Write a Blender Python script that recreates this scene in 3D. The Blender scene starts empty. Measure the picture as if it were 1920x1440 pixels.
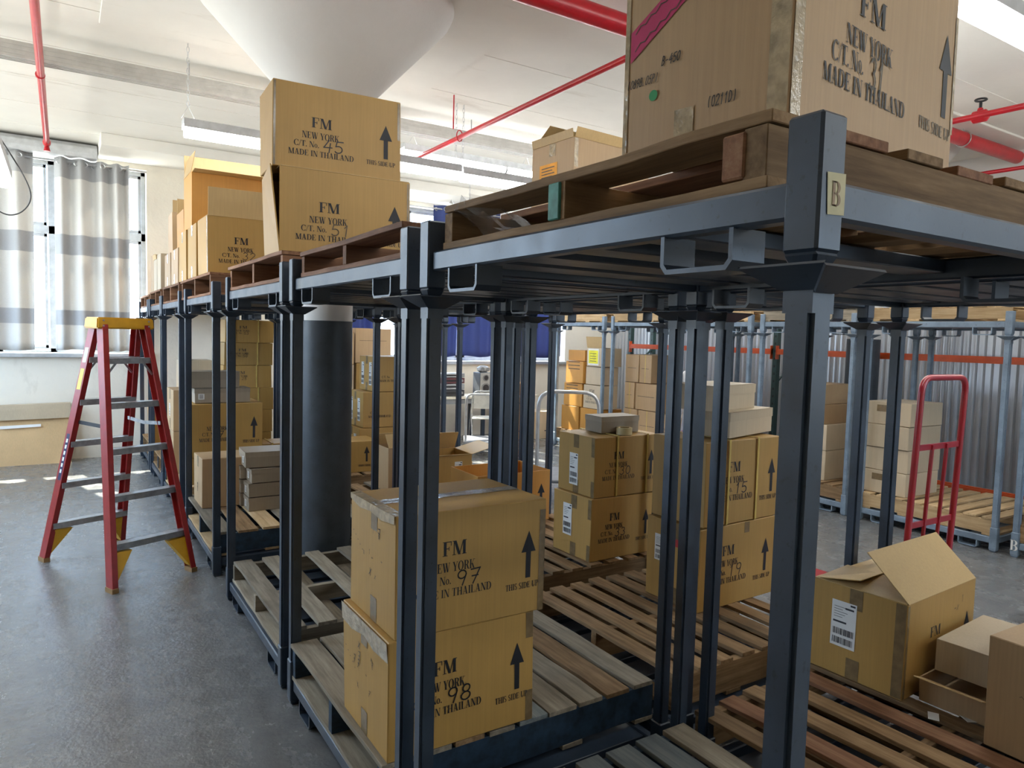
import bpy, bmesh, math, random
import numpy as np
from mathutils import Vector, Matrix

# ------------------------------------------------------------------ camera, sky, sun, exposure
SC = bpy.context.scene
COL = SC.collection
CAM_H = 1.65
FPX = 1332.0                       # focal length in pixels of a 1920 wide frame
def cam_basis(vp=(115, 607), roll=0.0264):
    d1 = np.array([(vp[0]-960)/FPX, -(vp[1]-720)/FPX, -1.0]); d1 /= np.linalg.norm(d1)
    up = np.cross(d1, np.array([1, -roll, 0.0])); up /= np.linalg.norm(up)
    if up[1] < 0: up = -up
    return np.stack([np.cross(d1, up), d1, up], 1)
RCAM = cam_basis()
cd = bpy.data.cameras.new('camera'); cd.sensor_width = 36; cd.lens = 36*FPX/1920
cd.clip_start = 0.02; cd.clip_end = 200
cam = bpy.data.objects.new('camera', cd); COL.objects.link(cam)
M4 = Matrix.Identity(4)
for i in range(3):
    for j in range(3): M4[i][j] = float(RCAM.T[i, j])
M4.translation = Vector((0, 0, CAM_H)); cam.matrix_world = M4
SC.camera = cam
SC.view_settings.view_transform = 'Standard'; SC.view_settings.look = 'None'
SC.view_settings.gamma = 1; SC.view_settings.use_curve_mapping = False
SC.view_settings.exposure = 0.15

def at(px, py, x=None, y=None, z=None):
    """a point of the room seen at a pixel of the photograph and lying on a known plane"""
    d = RCAM.T @ np.array([(px-960)/FPX, -(py-720)/FPX, -1.0])
    if z is not None: t = (z-CAM_H)/d[2]
    elif x is not None: t = x/d[0]
    else: t = y/d[1]
    return Vector((t*d[0], t*d[1], CAM_H+t*d[2]))

W = bpy.data.worlds.new('sky'); SC.world = W; W.use_nodes = True
_nt = W.node_tree; bg = _nt.nodes['Background']
_tc = _nt.nodes.new('ShaderNodeTexCoord'); _sp = _nt.nodes.new('ShaderNodeSeparateXYZ'); _nt.links.new(_tc.outputs['Generated'], _sp.inputs[0])
_rp = _nt.nodes.new('ShaderNodeValToRGB'); _mr = _nt.nodes.new('ShaderNodeMapRange'); _mr.inputs['From Min'].default_value = -1
_nt.links.new(_sp.outputs[2], _mr.inputs['Value']); _nt.links.new(_mr.outputs[0], _rp.inputs[0])
for _e, _p, _c in zip(_rp.color_ramp.elements, (.46, .54), ((.80, .78, .73, 1), (.52, .71, 1.0, 1))): _e.position = _p; _e.color = _c   # sunlit street below, hazy sky above
_nt.links.new(_rp.outputs[0], bg.inputs[0]); bg.inputs[1].default_value = SKY = 12.5

def light(name, kind, loc, rot, energy, color=(1,1,1), size=None, portal=False):
    ld = bpy.data.lights.new(name, kind); ld.energy = energy; ld.color = color
    o = bpy.data.objects.new(name, ld); COL.objects.link(o); o.location = loc; o.rotation_euler = rot
    if size: ld.shape = 'RECTANGLE'; ld.size, ld.size_y = size
    if portal: ld.cycles.is_portal = True
    return o
sun = light('sun', 'SUN', (0, 12, 12), (0, 0, 0), 26.0, (1.0, 0.93, 0.80)); sun.data.angle = 0.009
sun.rotation_euler = Vector((0.25, -1, -1.2)).to_track_quat('-Z', 'Y').to_euler()
YW, ZC, XL, XR, YB = 10.17, 3.8, -2.7, 8.7, -3.6          # far wall, ceiling, left wall, right wall, back wall
WIN_FAR = [(-1.3, 0.93, 1.30, 3.60), (2.75, 7.55, 1.22, 3.60)]
WIN_BACK_ADDED = [(5.7, 7.8, 1.3, 3.2)]  # unseen window, added as daylight fill from behind the camera
WIN_LEFT_UNSEEN = [(4.9, 7.1, 1.1, 3.5), (7.6, 9.8, 1.1, 3.5)]  # unseen windows, added for light on left-facing sides and ceiling
for (a, b, c, d) in WIN_FAR:
    light('sky_portal', 'AREA', ((a+b)/2, YW+0.30, (c+d)/2), (-math.pi/2, 0, 0), 1, size=(b-a, d-c), portal=True)
for (a, b, c, d) in WIN_BACK_ADDED:
    light('sky_portal', 'AREA', ((a+b)/2, YB-.25, (c+d)/2), (math.pi/2, 0, 0), 1, size=(b-a, d-c), portal=True)
for (a, b, c, d) in WIN_LEFT_UNSEEN:
    light('sky_portal', 'AREA', (XL-0.25, (a+b)/2, (c+d)/2), (0, -math.pi/2, 0), 1, size=(d-c, b-a), portal=True)

# ------------------------------------------------------------------ materials
MATS = {}
def new_mat(name):
    m = bpy.data.materials.new(name); m.use_nodes = True
    nt = m.node_tree; return m, nt, nt.nodes['Principled BSDF']
def N(nt, t, **k):
    n = nt.nodes.new(t)
    for a, v in k.items(): setattr(n, a, v)
    return n
def coords(nt, scale=(1,1,1), kind='Object', rnd=False):
    tc = N(nt, 'ShaderNodeTexCoord'); mp = N(nt, 'ShaderNodeMapping'); mp.inputs['Scale'].default_value = scale
    nt.links.new(tc.outputs[kind], mp.inputs['Vector'])
    if rnd:
        oi = N(nt, 'ShaderNodeObjectInfo'); mu = N(nt, 'ShaderNodeMath', operation='MULTIPLY'); mu.inputs[1].default_value = 37.0
        nt.links.new(oi.outputs['Random'], mu.inputs[0]); nt.links.new(mu.outputs[0], mp.inputs['Location'])
    return mp.outputs[0]
def noise(nt, vec, scale, detail=4, rough=0.55):
    n = N(nt, 'ShaderNodeTexNoise'); n.inputs['Scale'].default_value = scale
    n.inputs['Detail'].default_value = detail; n.inputs['Roughness'].default_value = rough
    nt.links.new(vec, n.inputs['Vector']); return n.outputs['Fac']
def ramp(nt, fac, stops):
    r = N(nt, 'ShaderNodeValToRGB')
    while len(r.color_ramp.elements) < len(stops): r.color_ramp.elements.new(0.5)
    for e, (p, c) in zip(r.color_ramp.elements, stops):
        e.position = p; e.color = (*c, 1) if len(c) == 3 else c
    nt.links.new(fac, r.inputs[0]); return r.outputs[0]
def mixc(nt, fac, a, b, mode='MIX'):
    m = N(nt, 'ShaderNodeMix', data_type='RGBA', blend_type=mode)
    for s, v in ((0, fac), (6, a), (7, b)):
        if isinstance(v, (int, float)): m.inputs[s].default_value = v
        elif isinstance(v, tuple): m.inputs[s].default_value = (*v, 1)
        else: nt.links.new(v, m.inputs[s])
    return m.outputs[2]
def bump(nt, p, h, strength=0.2, dist=0.01):
    b = N(nt, 'ShaderNodeBump'); b.inputs['Strength'].default_value = strength; b.inputs['Distance'].default_value = dist
    nt.links.new(h, b.inputs['Height']); nt.links.new(b.outputs[0], p.inputs['Normal'])
def mul(c, k): return tuple(min(1, v*k) for v in c)
def rand_bright(nt, col, lo=0.75, hi=1.2):
    oi = N(nt, 'ShaderNodeObjectInfo'); mr = N(nt, 'ShaderNodeMapRange')
    mr.inputs['To Min'].default_value = lo; mr.inputs['To Max'].default_value = hi
    nt.links.new(oi.outputs['Random'], mr.inputs['Value'])
    hs = N(nt, 'ShaderNodeHueSaturation'); nt.links.new(mr.outputs[0], hs.inputs['Value']); nt.links.new(col, hs.inputs['Color'])
    return hs.outputs[0]

def plain(name, col, rough=0.5, metal=0.0, var=0.15, nscale=12, bmp=0.0, spec=0.5, coat=0.0):
    if name in MATS: return MATS[name]
    m, nt, p = new_mat(name); v = coords(nt); f = noise(nt, v, nscale)
    nt.links.new(ramp(nt, f, [(0.3, mul(col, 1-var)), (0.7, mul(col, 1+var))]), p.inputs['Base Color'])
    p.inputs['Roughness'].default_value = rough; p.inputs['Metallic'].default_value = metal
    p.inputs['Specular IOR Level'].default_value = spec; p.inputs['Coat Weight'].default_value = coat
    if bmp: bump(nt, p, f, bmp)
    MATS[name] = m; return m

def m_steel(name, col, rough=0.36):
    if name in MATS: return MATS[name]
    m, nt, p = new_mat(name); v = coords(nt, (1, 1, 1), 'Object', True)
    f = noise(nt, v, 9, 6); s = noise(nt, v, 70, 3)
    c = mixc(nt, ramp(nt, s, [(0.62, (0,0,0)), (0.74, (1,1,1))]), ramp(nt, f, [(0.3, mul(col, .75)), (0.7, mul(col, 1.3))]), mul(col, .45))
    nt.links.new(c, p.inputs['Base Color'])
    nt.links.new(ramp(nt, f, [(0.2, (rough-.08,)*3), (0.8, (rough+.12,)*3)]), p.inputs['Roughness'])
    p.inputs['Specular IOR Level'].default_value = 0.6; bump(nt, p, f, 0.06)
    MATS[name] = m; return m
STEEL = m_steel('blue_grey_painted_steel', (0.023, 0.036, 0.058))
STEEL_L = m_steel('pale_blue_painted_steel', (0.17, 0.225, 0.29), 0.4)

def m_carton(name, col, corr=1.0, lo=.88, hi=1.1):
    if name in MATS: return MATS[name]
    m, nt, p = new_mat(name); v = coords(nt, (1, 1, 1), 'Object', True)
    big = noise(nt, v, 2.2, 5); v2 = coords(nt, (90, 90, 2.0)); fib = noise(nt, v2, 1.4, 3)
    c = ramp(nt, big, [(0.25, mul(col, .86)), (0.55, col), (0.8, mul(col, 1.12))])
    c = mixc(nt, 0.22, c, ramp(nt, fib, [(0.3, mul(col, .75)), (0.7, mul(col, 1.2))]))
    nt.links.new(rand_bright(nt, c, lo, hi), p.inputs['Base Color'])
    p.inputs['Roughness'].default_value = 0.52; p.inputs['Specular IOR Level'].default_value = 0.5
    bump(nt, p, fib, 0.10*corr, 0.004)
    MATS[name] = m; return m
C_YEL = m_carton('ochre_cardboard', (0.47, 0.275, 0.075))
C_TAN = m_carton('tan_cardboard', (0.47, 0.31, 0.165), 1.6)
C_ORG = m_carton('orange_and_sunlit_cardboard', (0.60, 0.29, 0.06))  # orange board; also carries warm sunlight painted into the sunlit cartons
C_GRY = m_carton('grey_kraft_board', (0.34, 0.275, 0.20), .5)
C_PALE = m_carton('pale_cardboard', (0.55, 0.44, 0.30), .8)
C_IN = m_carton('bare_cardboard', (0.55, 0.37, 0.16), .8)
TAPE = plain('brown_packing_tape', (0.22, 0.15, 0.075), 0.22, spec=0.6, var=.2, nscale=30)
TAPE_C = plain('clear_packing_tape', (0.44, 0.34, 0.21), 0.10, spec=1.0, var=.3, nscale=40, bmp=.4)
STRAP = plain('yellow_plastic_strap', (0.62, 0.45, 0.12), 0.35)
INK = plain('black_ink', (0.012, 0.012, 0.016), 0.6, var=.3)
INK_F = plain('faded_ink', (0.035, 0.034, 0.04), 0.6, var=.3)
INK_S = plain('grey_marker', (0.10, 0.075, 0.05), 0.6)
PAPER = plain('white_paper', (0.78, 0.77, 0.74), 0.6, var=.03)

def m_wood(name, axis, cols, lo=.7, hi=1.25):
    if name in MATS: return MATS[name]
    m, nt, p = new_mat(name)
    sc = (3, 45, 45) if axis == 'X' else (45, 3, 45)
    v = coords(nt, sc, 'Object', True); f = noise(nt, v, 1.0, 6, .65)
    v2 = coords(nt, (1, 1, 1), 'Object', True); b = noise(nt, v2, 4, 4)
    c = ramp(nt, f, [(0.25, cols[0]), (0.5, cols[1]), (0.75, cols[2])])
    c = mixc(nt, ramp(nt, b, [(0.45, (0,0,0)), (0.75, (.55,.55,.55))]), c, cols[0])
    nt.links.new(rand_bright(nt, c, lo, hi), p.inputs['Base Color'])
    p.inputs['Roughness'].default_value = 0.75; p.inputs['Specular IOR Level'].default_value = 0.3
    bump(nt, p, f, 0.35, 0.004)
    MATS[name] = m; return m
WOODS = {
 'brown': [(0.13,0.075,0.035), (0.27,0.165,0.08), (0.40,0.26,0.14)],
 'grey':  [(0.13,0.105,0.075), (0.25,0.21,0.155), (0.37,0.32,0.24)],
 'blue':  [(0.085,0.10,0.11), (0.16,0.18,0.18), (0.25,0.26,0.24)],
 'red':   [(0.12,0.055,0.028), (0.24,0.115,0.06), (0.36,0.20,0.11)],
 'pale':  [(0.34,0.21,0.10), (0.52,0.36,0.19), (0.62,0.46,0.28)],
}
def wood(kind, axis): return m_wood('%s_pallet_wood_%s' % (kind, axis.lower()), axis, WOODS[kind])
BLUE_PAINT = plain('worn_blue_paint', (0.016, 0.036, 0.062), 0.6, var=.5, nscale=25)
GREEN_PAINT = plain('worn_green_paint', (0.05, 0.22, 0.17), 0.6, var=.4, nscale=30)

def m_floor():
    m, nt, p = new_mat('polished_concrete'); v = coords(nt)
    a = noise(nt, v, 0.9, 6, .6); b = noise(nt, v, 6, 8, .7); s = noise(nt, v, 1.7, 3, .5); g = noise(nt, v, 55, 4, .6); w = noise(nt, coords(nt, (1.6, .25, 1)), 5, 6, .7)
    c = ramp(nt, a, [(0.3, (0.125,0.127,0.13)), (0.55, (0.165,0.166,0.167)), (0.75, (0.21,0.21,0.205))])
    c = mixc(nt, 0.5, c, ramp(nt, b, [(0.3, (0.095,0.096,0.10)), (0.7, (0.235,0.232,0.225))]))
    c = mixc(nt, ramp(nt, s, [(0.69, (0,0,0)), (0.75, (.65,.65,.65))]), c, (0.045,0.042,0.038))
    c = mixc(nt, ramp(nt, g, [(0.66, (0,0,0)), (0.78, (.7,.7,.7))]), c, (0.05,0.05,0.05))
    nt.links.new(c, p.inputs['Base Color'])
    nt.links.new(mixc(nt, .5, ramp(nt, b, [(0.32, (0.10,)*3), (0.68, (0.40,)*3)]), ramp(nt, w, [(0.35, (0.12,)*3), (0.65, (0.36,)*3)])), p.inputs['Roughness']); p.inputs['Specular IOR Level'].default_value = 0.85
    mxh = N(nt, 'ShaderNodeMath', operation='ADD'); nt.links.new(noise(nt, v, 16, 5, .6), mxh.inputs[0]); nt.links.new(g, mxh.inputs[1])
    bump(nt, p, mxh.outputs[0], 0.22, 0.012); return m
FLOOR = m_floor()
def m_plaster(name, col, bs=6, strength=.12, stain=None):
    m, nt, p = new_mat(name); v = coords(nt); a = noise(nt, v, 1.1, 6, .6); b = noise(nt, v, bs, 6, .6)
    c = ramp(nt, a, [(0.3, mul(col, .93)), (0.7, mul(col, 1.04))])
    if stain:
        v2 = coords(nt, stain[1]); s = noise(nt, v2, stain[2], 6, .7)
        c = mixc(nt, ramp(nt, s, [(0.60, (0,0,0)), (0.72, (.5,.5,.5))]), c, stain[0])
    nt.links.new(c, p.inputs['Base Color']); p.inputs['Roughness'].default_value = 0.8
    p.inputs['Specular IOR Level'].default_value = 0.25; bump(nt, p, b, strength, 0.02); return m
CEIL = m_plaster('painted_concrete_ceiling', (0.80,0.775,0.725), 5, .12, ((0.50,0.45,0.38), (.35,1.6,1), 1.6))
WALLM = m_plaster('cream_painted_wall', (0.83,0.775,0.67), 14, .3, ((0.50,0.44,0.34), (1.3,1,.5), 1.2))
WHITEP = m_plaster('white_painted_concrete', (0.74,0.73,0.71), 5, .25)
SILLM = plain('grey_painted_sill', (0.42,0.43,0.44), .5)
def m_corr():
    m, nt, p = new_mat('corrugated_sheet'); v = coords(nt, (1, 1, .4)); a = noise(nt, v, 2, 5)
    nt.links.new(ramp(nt, a, [(0.3, (0.46,0.47,0.49)), (0.7, (0.58,0.59,0.61))]), p.inputs['Base Color'])
    p.inputs['Metallic'].default_value = .6; p.inputs['Roughness'].default_value = 0.30; return m
CORR = m_corr()
ALU = plain('aluminium', (0.55,0.56,0.58), 0.32, .85, var=.12)
ALU_D = plain('worn_aluminium', (0.42,0.42,0.42), 0.42, .8, var=.25, nscale=25)
FRAME = plain('window_frame_metal', (0.40,0.42,0.45), .45, .3)
REDP = plain('red_sprinkler_paint', (0.48,0.008,0.018), 0.3, spec=.6, var=.12)
REDF = plain('red_fibreglass', (0.30,0.018,0.016), 0.42, var=.15, nscale=20)
REDT = plain('red_tool_paint', (0.34,0.008,0.022), 0.3, spec=.7, coat=.3)
YELP = plain('yellow_moulded_plastic', (0.68,0.36,0.015), 0.45, var=.12)
BLACK = plain('black_rubber', (0.015,0.015,0.016), 0.6)
ORANGE = plain('orange_rack_beam', (0.62,0.10,0.025), 0.4, var=.12)
GREEN_D = plain('dark_green_rack_upright', (0.028,0.06,0.055), 0.45)
GREYSTRUT = plain('grey_strut_channel', (0.52,0.51,0.48), 0.5, .1, var=.1)
HOUSING = plain('grey_white_enamel', (0.50,0.51,0.53), 0.4)
CHROME = plain('silver_tube', (0.60,0.60,0.60), 0.3, .6)
def m_tube():
    m, nt, p = new_mat('lit_fluorescent_tube'); p.inputs['Base Color'].default_value = (1,1,1,1)
    p.inputs['Emission Color'].default_value = (0.96,1.0,1.0,1); p.inputs['Emission Strength'].default_value = LAMP
    return m
LAMP = 16.0
TUBE = m_tube()
UPL = plain('added_uplight_glow', (1, 1, 1)); UPL.node_tree.nodes['Principled BSDF'].inputs['Emission Color'].default_value = (1, .98, .94, 1); UPL.node_tree.nodes['Principled BSDF'].inputs['Emission Strength'].default_value = 11.0  # glow of the strips added to lift the ceiling
def m_glass():
    m = bpy.data.materials.new('window_glass'); m.use_nodes = True; nt = m.node_tree; nt.nodes.clear()
    o = N(nt, 'ShaderNodeOutputMaterial'); a = N(nt, 'ShaderNodeBsdfTransparent'); a.inputs[0].default_value = (.93,.96,.96,1)
    g = N(nt, 'ShaderNodeBsdfGlossy'); g.inputs['Roughness'].default_value = .05
    mx = N(nt, 'ShaderNodeMixShader'); mx.inputs[0].default_value = .06
    nt.links.new(a.outputs[0], mx.inputs[1]); nt.links.new(g.outputs[0], mx.inputs[2]); nt.links.new(mx.outputs[0], o.inputs[0]); return m
GLASS = m_glass()
def m_film():
    m = bpy.data.materials.new('clear_stretch_film'); m.use_nodes = True; nt = m.node_tree; nt.nodes.clear()
    o = N(nt, 'ShaderNodeOutputMaterial'); a = N(nt, 'ShaderNodeBsdfTransparent')
    g = N(nt, 'ShaderNodeBsdfGlossy'); g.inputs['Roughness'].default_value = .18
    d = N(nt, 'ShaderNodeBsdfDiffuse'); d.inputs[0].default_value = (.8,.8,.82,1)
    m1 = N(nt, 'ShaderNodeMixShader'); m1.inputs[0].default_value = .5; nt.links.new(g.outputs[0], m1.inputs[1]); nt.links.new(d.outputs[0], m1.inputs[2])
    mx = N(nt, 'ShaderNodeMixShader'); mx.inputs[0].default_value = .35
    nt.links.new(a.outputs[0], mx.inputs[1]); nt.links.new(m1.outputs[0], mx.inputs[2]); nt.links.new(mx.outputs[0], o.inputs[0]); return m
FILM = m_film()
def m_fabric(name, bands, trans=0.55):
    """curtain cloth with woven horizontal bands by height"""
    m = bpy.data.materials.new(name); m.use_nodes = True; nt = m.node_tree; nt.nodes.clear()
    o = N(nt, 'ShaderNodeOutputMaterial'); tc = N(nt, 'ShaderNodeTexCoord'); sp = N(nt, 'ShaderNodeSeparateXYZ')
    nt.links.new(tc.outputs['Object'], sp.inputs[0])
    mr = N(nt, 'ShaderNodeMapRange'); mr.inputs['From Min'].default_value = 0; mr.inputs['From Max'].default_value = 2.5
    nt.links.new(sp.outputs[2], mr.inputs['Value'])
    r = N(nt, 'ShaderNodeValToRGB'); r.color_ramp.interpolation = 'CONSTANT'
    while len(r.color_ramp.elements) < len(bands): r.color_ramp.elements.new(.5)
    for e, (z, c) in zip(r.color_ramp.elements, bands): e.position = z/2.5; e.color = (*c, 1)
    nt.links.new(mr.outputs[0], r.inputs[0])
    nz = noise(nt, coords(nt, (60, 60, 160)), 2, 3); col = mixc(nt, .15, r.outputs[0], ramp(nt, nz, [(.3, (.2,.2,.2)), (.7, (1,1,1))]), 'MULTIPLY')
    d = N(nt, 'ShaderNodeBsdfDiffuse'); t = N(nt, 'ShaderNodeBsdfTranslucent'); mx = N(nt, 'ShaderNodeMixShader'); mx.inputs[0].default_value = trans
    nt.links.new(col, d.inputs[0]); nt.links.new(col, t.inputs[0])
    nt.links.new(d.outputs[0], mx.inputs[1]); nt.links.new(t.outputs[0], mx.inputs[2]); nt.links.new(mx.outputs[0], o.inputs[0]); return m
# ------------------------------------------------------------------ mesh helpers
class MB:
    def __init__(s): s.v = []; s.f = []
    def add(s, vs, fs):
        o = len(s.v); s.v += [tuple(v) for v in vs]; s.f += [tuple(i+o for i in f) for f in fs]; return s
    def box(s, x0, y0, z0, x1, y1, z1):
        return s.hexa([(x0,y0,z0),(x1,y0,z0),(x1,y1,z0),(x0,y1,z0),(x0,y0,z1),(x1,y0,z1),(x1,y1,z1),(x0,y1,z1)])
    def hexa(s, p): return s.add(p, [(0,3,2,1),(4,5,6,7),(0,1,5,4),(1,2,6,5),(2,3,7,6),(3,0,4,7)])
    def slab(s, a, b, c, d, t):
        """quad abcd given thickness t along its normal"""
        a, b, c, d = map(Vector, (a, b, c, d)); n = (b-a).cross(d-a).normalized()*t
        return s.hexa([a, b, c, d, a+n, b+n, c+n, d+n])
    def bar(s, p, q, w, h, up=(0,0,1)):
        p, q = Vector(p), Vector(q); d = (q-p).normalized(); u = Vector(up)
        if abs(d.dot(u)) > .98: u = Vector((0,1,0))
        r = d.cross(u).normalized(); u = r.cross(d)
        r *= w/2; u *= h/2
        return s.hexa([p-r-u, p+r-u, q+r-u, q-r-u, p-r+u, p+r+u, q+r+u, q-r+u])
    def tube(s, pts, r, n=10, closed=False):
        pts = [Vector(p) for p in pts]; k = len(pts); rings = []
        ref = Vector((0,0,1)); prev = None
        for i, p in enumerate(pts):
            if closed: d = pts[(i+1) % k]-pts[i-1]
            else: d = pts[min(i+1, k-1)]-pts[max(i-1, 0)]
            d.normalize()
            if prev is None:
                u = ref if abs(d.dot(ref)) < .9 else Vector((1,0,0)); a = d.cross(u).normalized()
            else:
                a = (prev - d*prev.dot(d)).normalized()
            prev = a; b = d.cross(a); rr = r[i] if isinstance(r, (list, tuple)) else r
            rings.append([p+a*rr*math.cos(2*math.pi*j/n)+b*rr*math.sin(2*math.pi*j/n) for j in range(n)])
        vs = [v for g in rings for v in g]; fs = []
        m = k if closed else k-1
        for i in range(m):
            for j in range(n):
                i2 = (i+1) % k
                fs.append((i*n+j, i*n+(j+1) % n, i2*n+(j+1) % n, i2*n+j))
        if not closed: fs += [tuple(reversed(range(n))), tuple((k-1)*n+j for j in range(n))]
        return s.add(vs, fs)
    def lathe(s, prof, n=40, c=(0,0)):
        vs = []; fs = []
        for (r, z) in prof:
            for j in range(n):
                a = 2*math.pi*j/n; vs.append((c[0]+r*math.cos(a), c[1]+r*math.sin(a), z))
        for i in range(len(prof)-1):
            for j in range(n): fs.append((i*n+j, i*n+(j+1) % n, (i+1)*n+(j+1) % n, (i+1)*n+j))
        fs += [tuple(reversed(range(n))), tuple((len(prof)-1)*n+j for j in range(n))]
        return s.add(vs, fs)
    def prism(s, poly, fn, t0, t1):
        n = len(poly); vs = [fn(u, v, t0) for u, v in poly]+[fn(u, v, t1) for u, v in poly]
        return s.add(vs, [tuple(reversed(range(n))), tuple(range(n, 2*n))]+[(i, (i+1) % n, n+(i+1) % n, n+i) for i in range(n)])
    def mesh(s, name, mat, bevel=0, smooth=False, seg=1):
        me = bpy.data.meshes.new(name); me.from_pydata([tuple(map(float, v)) for v in s.v], [], s.f)
        bm = bmesh.new(); bm.from_mesh(me)
        bmesh.ops.recalc_face_normals(bm, faces=bm.faces)
        if bevel:
            bmesh.ops.bevel(bm, geom=[e for e in bm.edges if len(e.link_faces) == 2 and e.calc_face_angle(0) > .6], offset=bevel, segments=seg, affect='EDGES', clamp_overlap=True)
        bm.to_mesh(me); bm.free(); me.materials.append(mat)
        if smooth:
            me.polygons.foreach_set('use_smooth', [True]*len(me.polygons)); me.set_sharp_from_angle(angle=math.radians(38))
        return me
    def build(s, name, mat, parent=None, bevel=0, smooth=False, loc=None, rot=None, seg=1):
        return put(name, s.mesh(name, mat, bevel, smooth, seg), parent, loc, rot)
def put(name, me, parent=None, loc=None, rot=None):
    o = bpy.data.objects.new(name, me); COL.objects.link(o); o.parent = parent
    if loc is not None: o.location = loc
    if rot is not None: o.rotation_euler = rot
    return o
CACHE = {}
def cached(key, fn):
    if key not in CACHE: CACHE[key] = fn()
    return CACHE[key]
def tag(o, label=None, cat=None, group=None, kind=None):
    for k, v in (('label', label), ('category', cat), ('group', group), ('kind', kind)):
        if v: o[k] = v
    return o
def thing(name, loc, label, cat, group=None, yaw=0):
    o = bpy.data.objects.new(name, None); COL.objects.link(o); o.empty_display_size = .05
    o.location = loc; o.rotation_euler = (0, 0, math.radians(yaw)); return tag(o, label, cat, group)
def struct(o): o['kind'] = 'structure'; return o

# ------------------------------------------------------------------ lettering: bold serif capitals and hand strokes
TH, TN, SF = .185, .06, .045
def _R(x0, y0, x1, y1): return [(x0,y0),(x1,y0),(x1,y1),(x0,y1)]
def _D(x0, y0, x1, y1, w): return [(x0,y0),(x0+w,y0),(x1+w,y1),(x1,y1)]
def _A(cx, cy, rx, ry, a0, a1, T=TH, t=TN, n=14):
    out = []; P = lambda a, kx, ky: (cx+kx*math.cos(math.radians(a)), cy+ky*math.sin(math.radians(a)))
    for i in range(n):
        a, b = a0+(a1-a0)*i/n, a0+(a1-a0)*(i+1)/n
        out.append([P(a, rx-T, ry-t), P(a, rx, ry), P(b, rx, ry), P(b, rx-T, ry-t)])
    return out
def _stem(x): return [_R(x,0,x+TH,1), _R(x-.08,0,x+TH+.08,SF), _R(x-.08,1-SF,x+TH+.08,1)]
GL = {
 ' ': (.34, []), '.': (.26, [_R(.04,0,.2,.15)]), '/': (.36, [_D(0,-.05,.28,1.05,.06)]),
 'F': (.68, _stem(.09)+[_R(.2,1-TN,.62,1), _R(.57,.70,.62,1), _R(.25,.48,.46,.48+TN), _R(.42,.36,.47,.64)]),
 'E': (.72, _stem(.09)+[_R(.2,1-TN,.64,1), _R(.59,.72,.64,1), _R(.25,.48,.46,.48+TN), _R(.42,.36,.47,.64), _R(.2,0,.66,TN), _R(.61,0,.66,.28)]),
 'M': (1.04, [_R(.09,0,.15,1), _R(0,0,.26,SF), _R(0,1-SF,.25,1), _D(.40,0,.09,1,TH), _D(.46,0,.74,1,TN), _R(.74,0,.74+TH,1), _R(.66,0,1.0,SF), _R(.78,1-SF,1.0,1)]),
 'N': (.84, [_R(.09,0,.15,1), _R(0,0,.25,SF), _R(0,1-SF,.2,1), _D(.56,0,.09,1,TH), _R(.66,0,.72,1), _R(.56,1-SF,.82,1)]),
 'W': (1.1, [_D(.27,0,.06,1,TH), _D(.36,0,.54,1,TN), _D(.66,0,.45,1,TH), _D(.75,0,.96,1,TN), _R(0,1-SF,.33,1), _R(.39,1-SF,.70,1), _R(.86,1-SF,1.08,1)]),
 'Y': (.78, [_R(.29,0,.29+TH,.5), _R(.2,0,.57,SF), _D(.29,.42,.06,1,TH), _D(.41,.44,.64,1,TN), _R(0,1-SF,.32,1), _R(.54,1-SF,.77,1)]),
 'O': (.84, _A(.4,.5,.4,.53,0,360,n=24)),
 'o': (.52, _A(.24,.33,.24,.35,0,360,T=.13)),
 'C': (.80, _A(.42,.5,.42,.53,42,318,n=20)+[_R(.70,.66,.75,1.0), _R(.70,.0,.75,.2)]),
 'R': (.80, _stem(.09)+[_R(.2,1-TN,.42,1), _R(.2,.47,.42,.47+TN), _D(.56,0,.34,.5,TH), _R(.62,0,.82,SF)]+_A(.38,.735,.30,.265,-90,90)),
 'P': (.72, _stem(.09)+[_R(.2,1-TN,.42,1), _R(.2,.45,.42,.45+TN)]+_A(.38,.725,.30,.275,-90,90)),
 'D': (.84, _stem(.09)+[_R(.2,1-TN,.42,1), _R(.2,0,.42,TN)]+_A(.40,.5,.40,.5,-90,90,n=16)),
 'K': (.84, _stem(.09)+[_D(.26,.42,.62,1,TN), _D(.54,0,.32,.55,TH), _R(.48,0,.84,SF), _R(.50,1-SF,.80,1)]),
 'T': (.72, [_R(.26,0,.26+TH,1), _R(.17,0,.54,SF), _R(.02,1-TN,.69,1), _R(.02,.72,.07,1), _R(.64,.72,.69,1)]),
 'A': (.82, [_D(.52,0,.28,1,TH), _D(.08,0,.33,1,TN), _R(.2,.3,.58,.36), _R(0,0,.25,SF), _R(.44,0,.8,SF)]),
 'I': (.40, _stem(.1)), 'L': (.70, _stem(.09)+[_R(.2,0,.64,TN), _R(.59,0,.64,.3)]),
 'H': (.88, _stem(.09)+_stem(.58)+[_R(.25,.48,.6,.48+TN)]),
 'U': (.82, [_R(.08,.3,.08+TH,1), _R(0,1-SF,.36,1), _R(.62,.3,.68,1), _R(.52,1-SF,.78,1)]+_A(.38,.32,.30,.34,180,360)),
 'S': (.62, _A(.30,.74,.26,.28,50,270,T=.14,t=.08)+_A(.30,.265,.26,.28,-130,90,T=.14,t=.08)+[_R(.48,.70,.52,.98), _R(.04,.02,.08,.3)]),
 'B': (.76, _stem(.09)+[_R(.2,1-TN,.42,1), _R(.2,.47,.42,.53), _R(.2,0,.42,TN)]+_A(.38,.75,.28,.25,-90,90)+_A(.38,.265,.32,.265,-90,90)),
}
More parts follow.
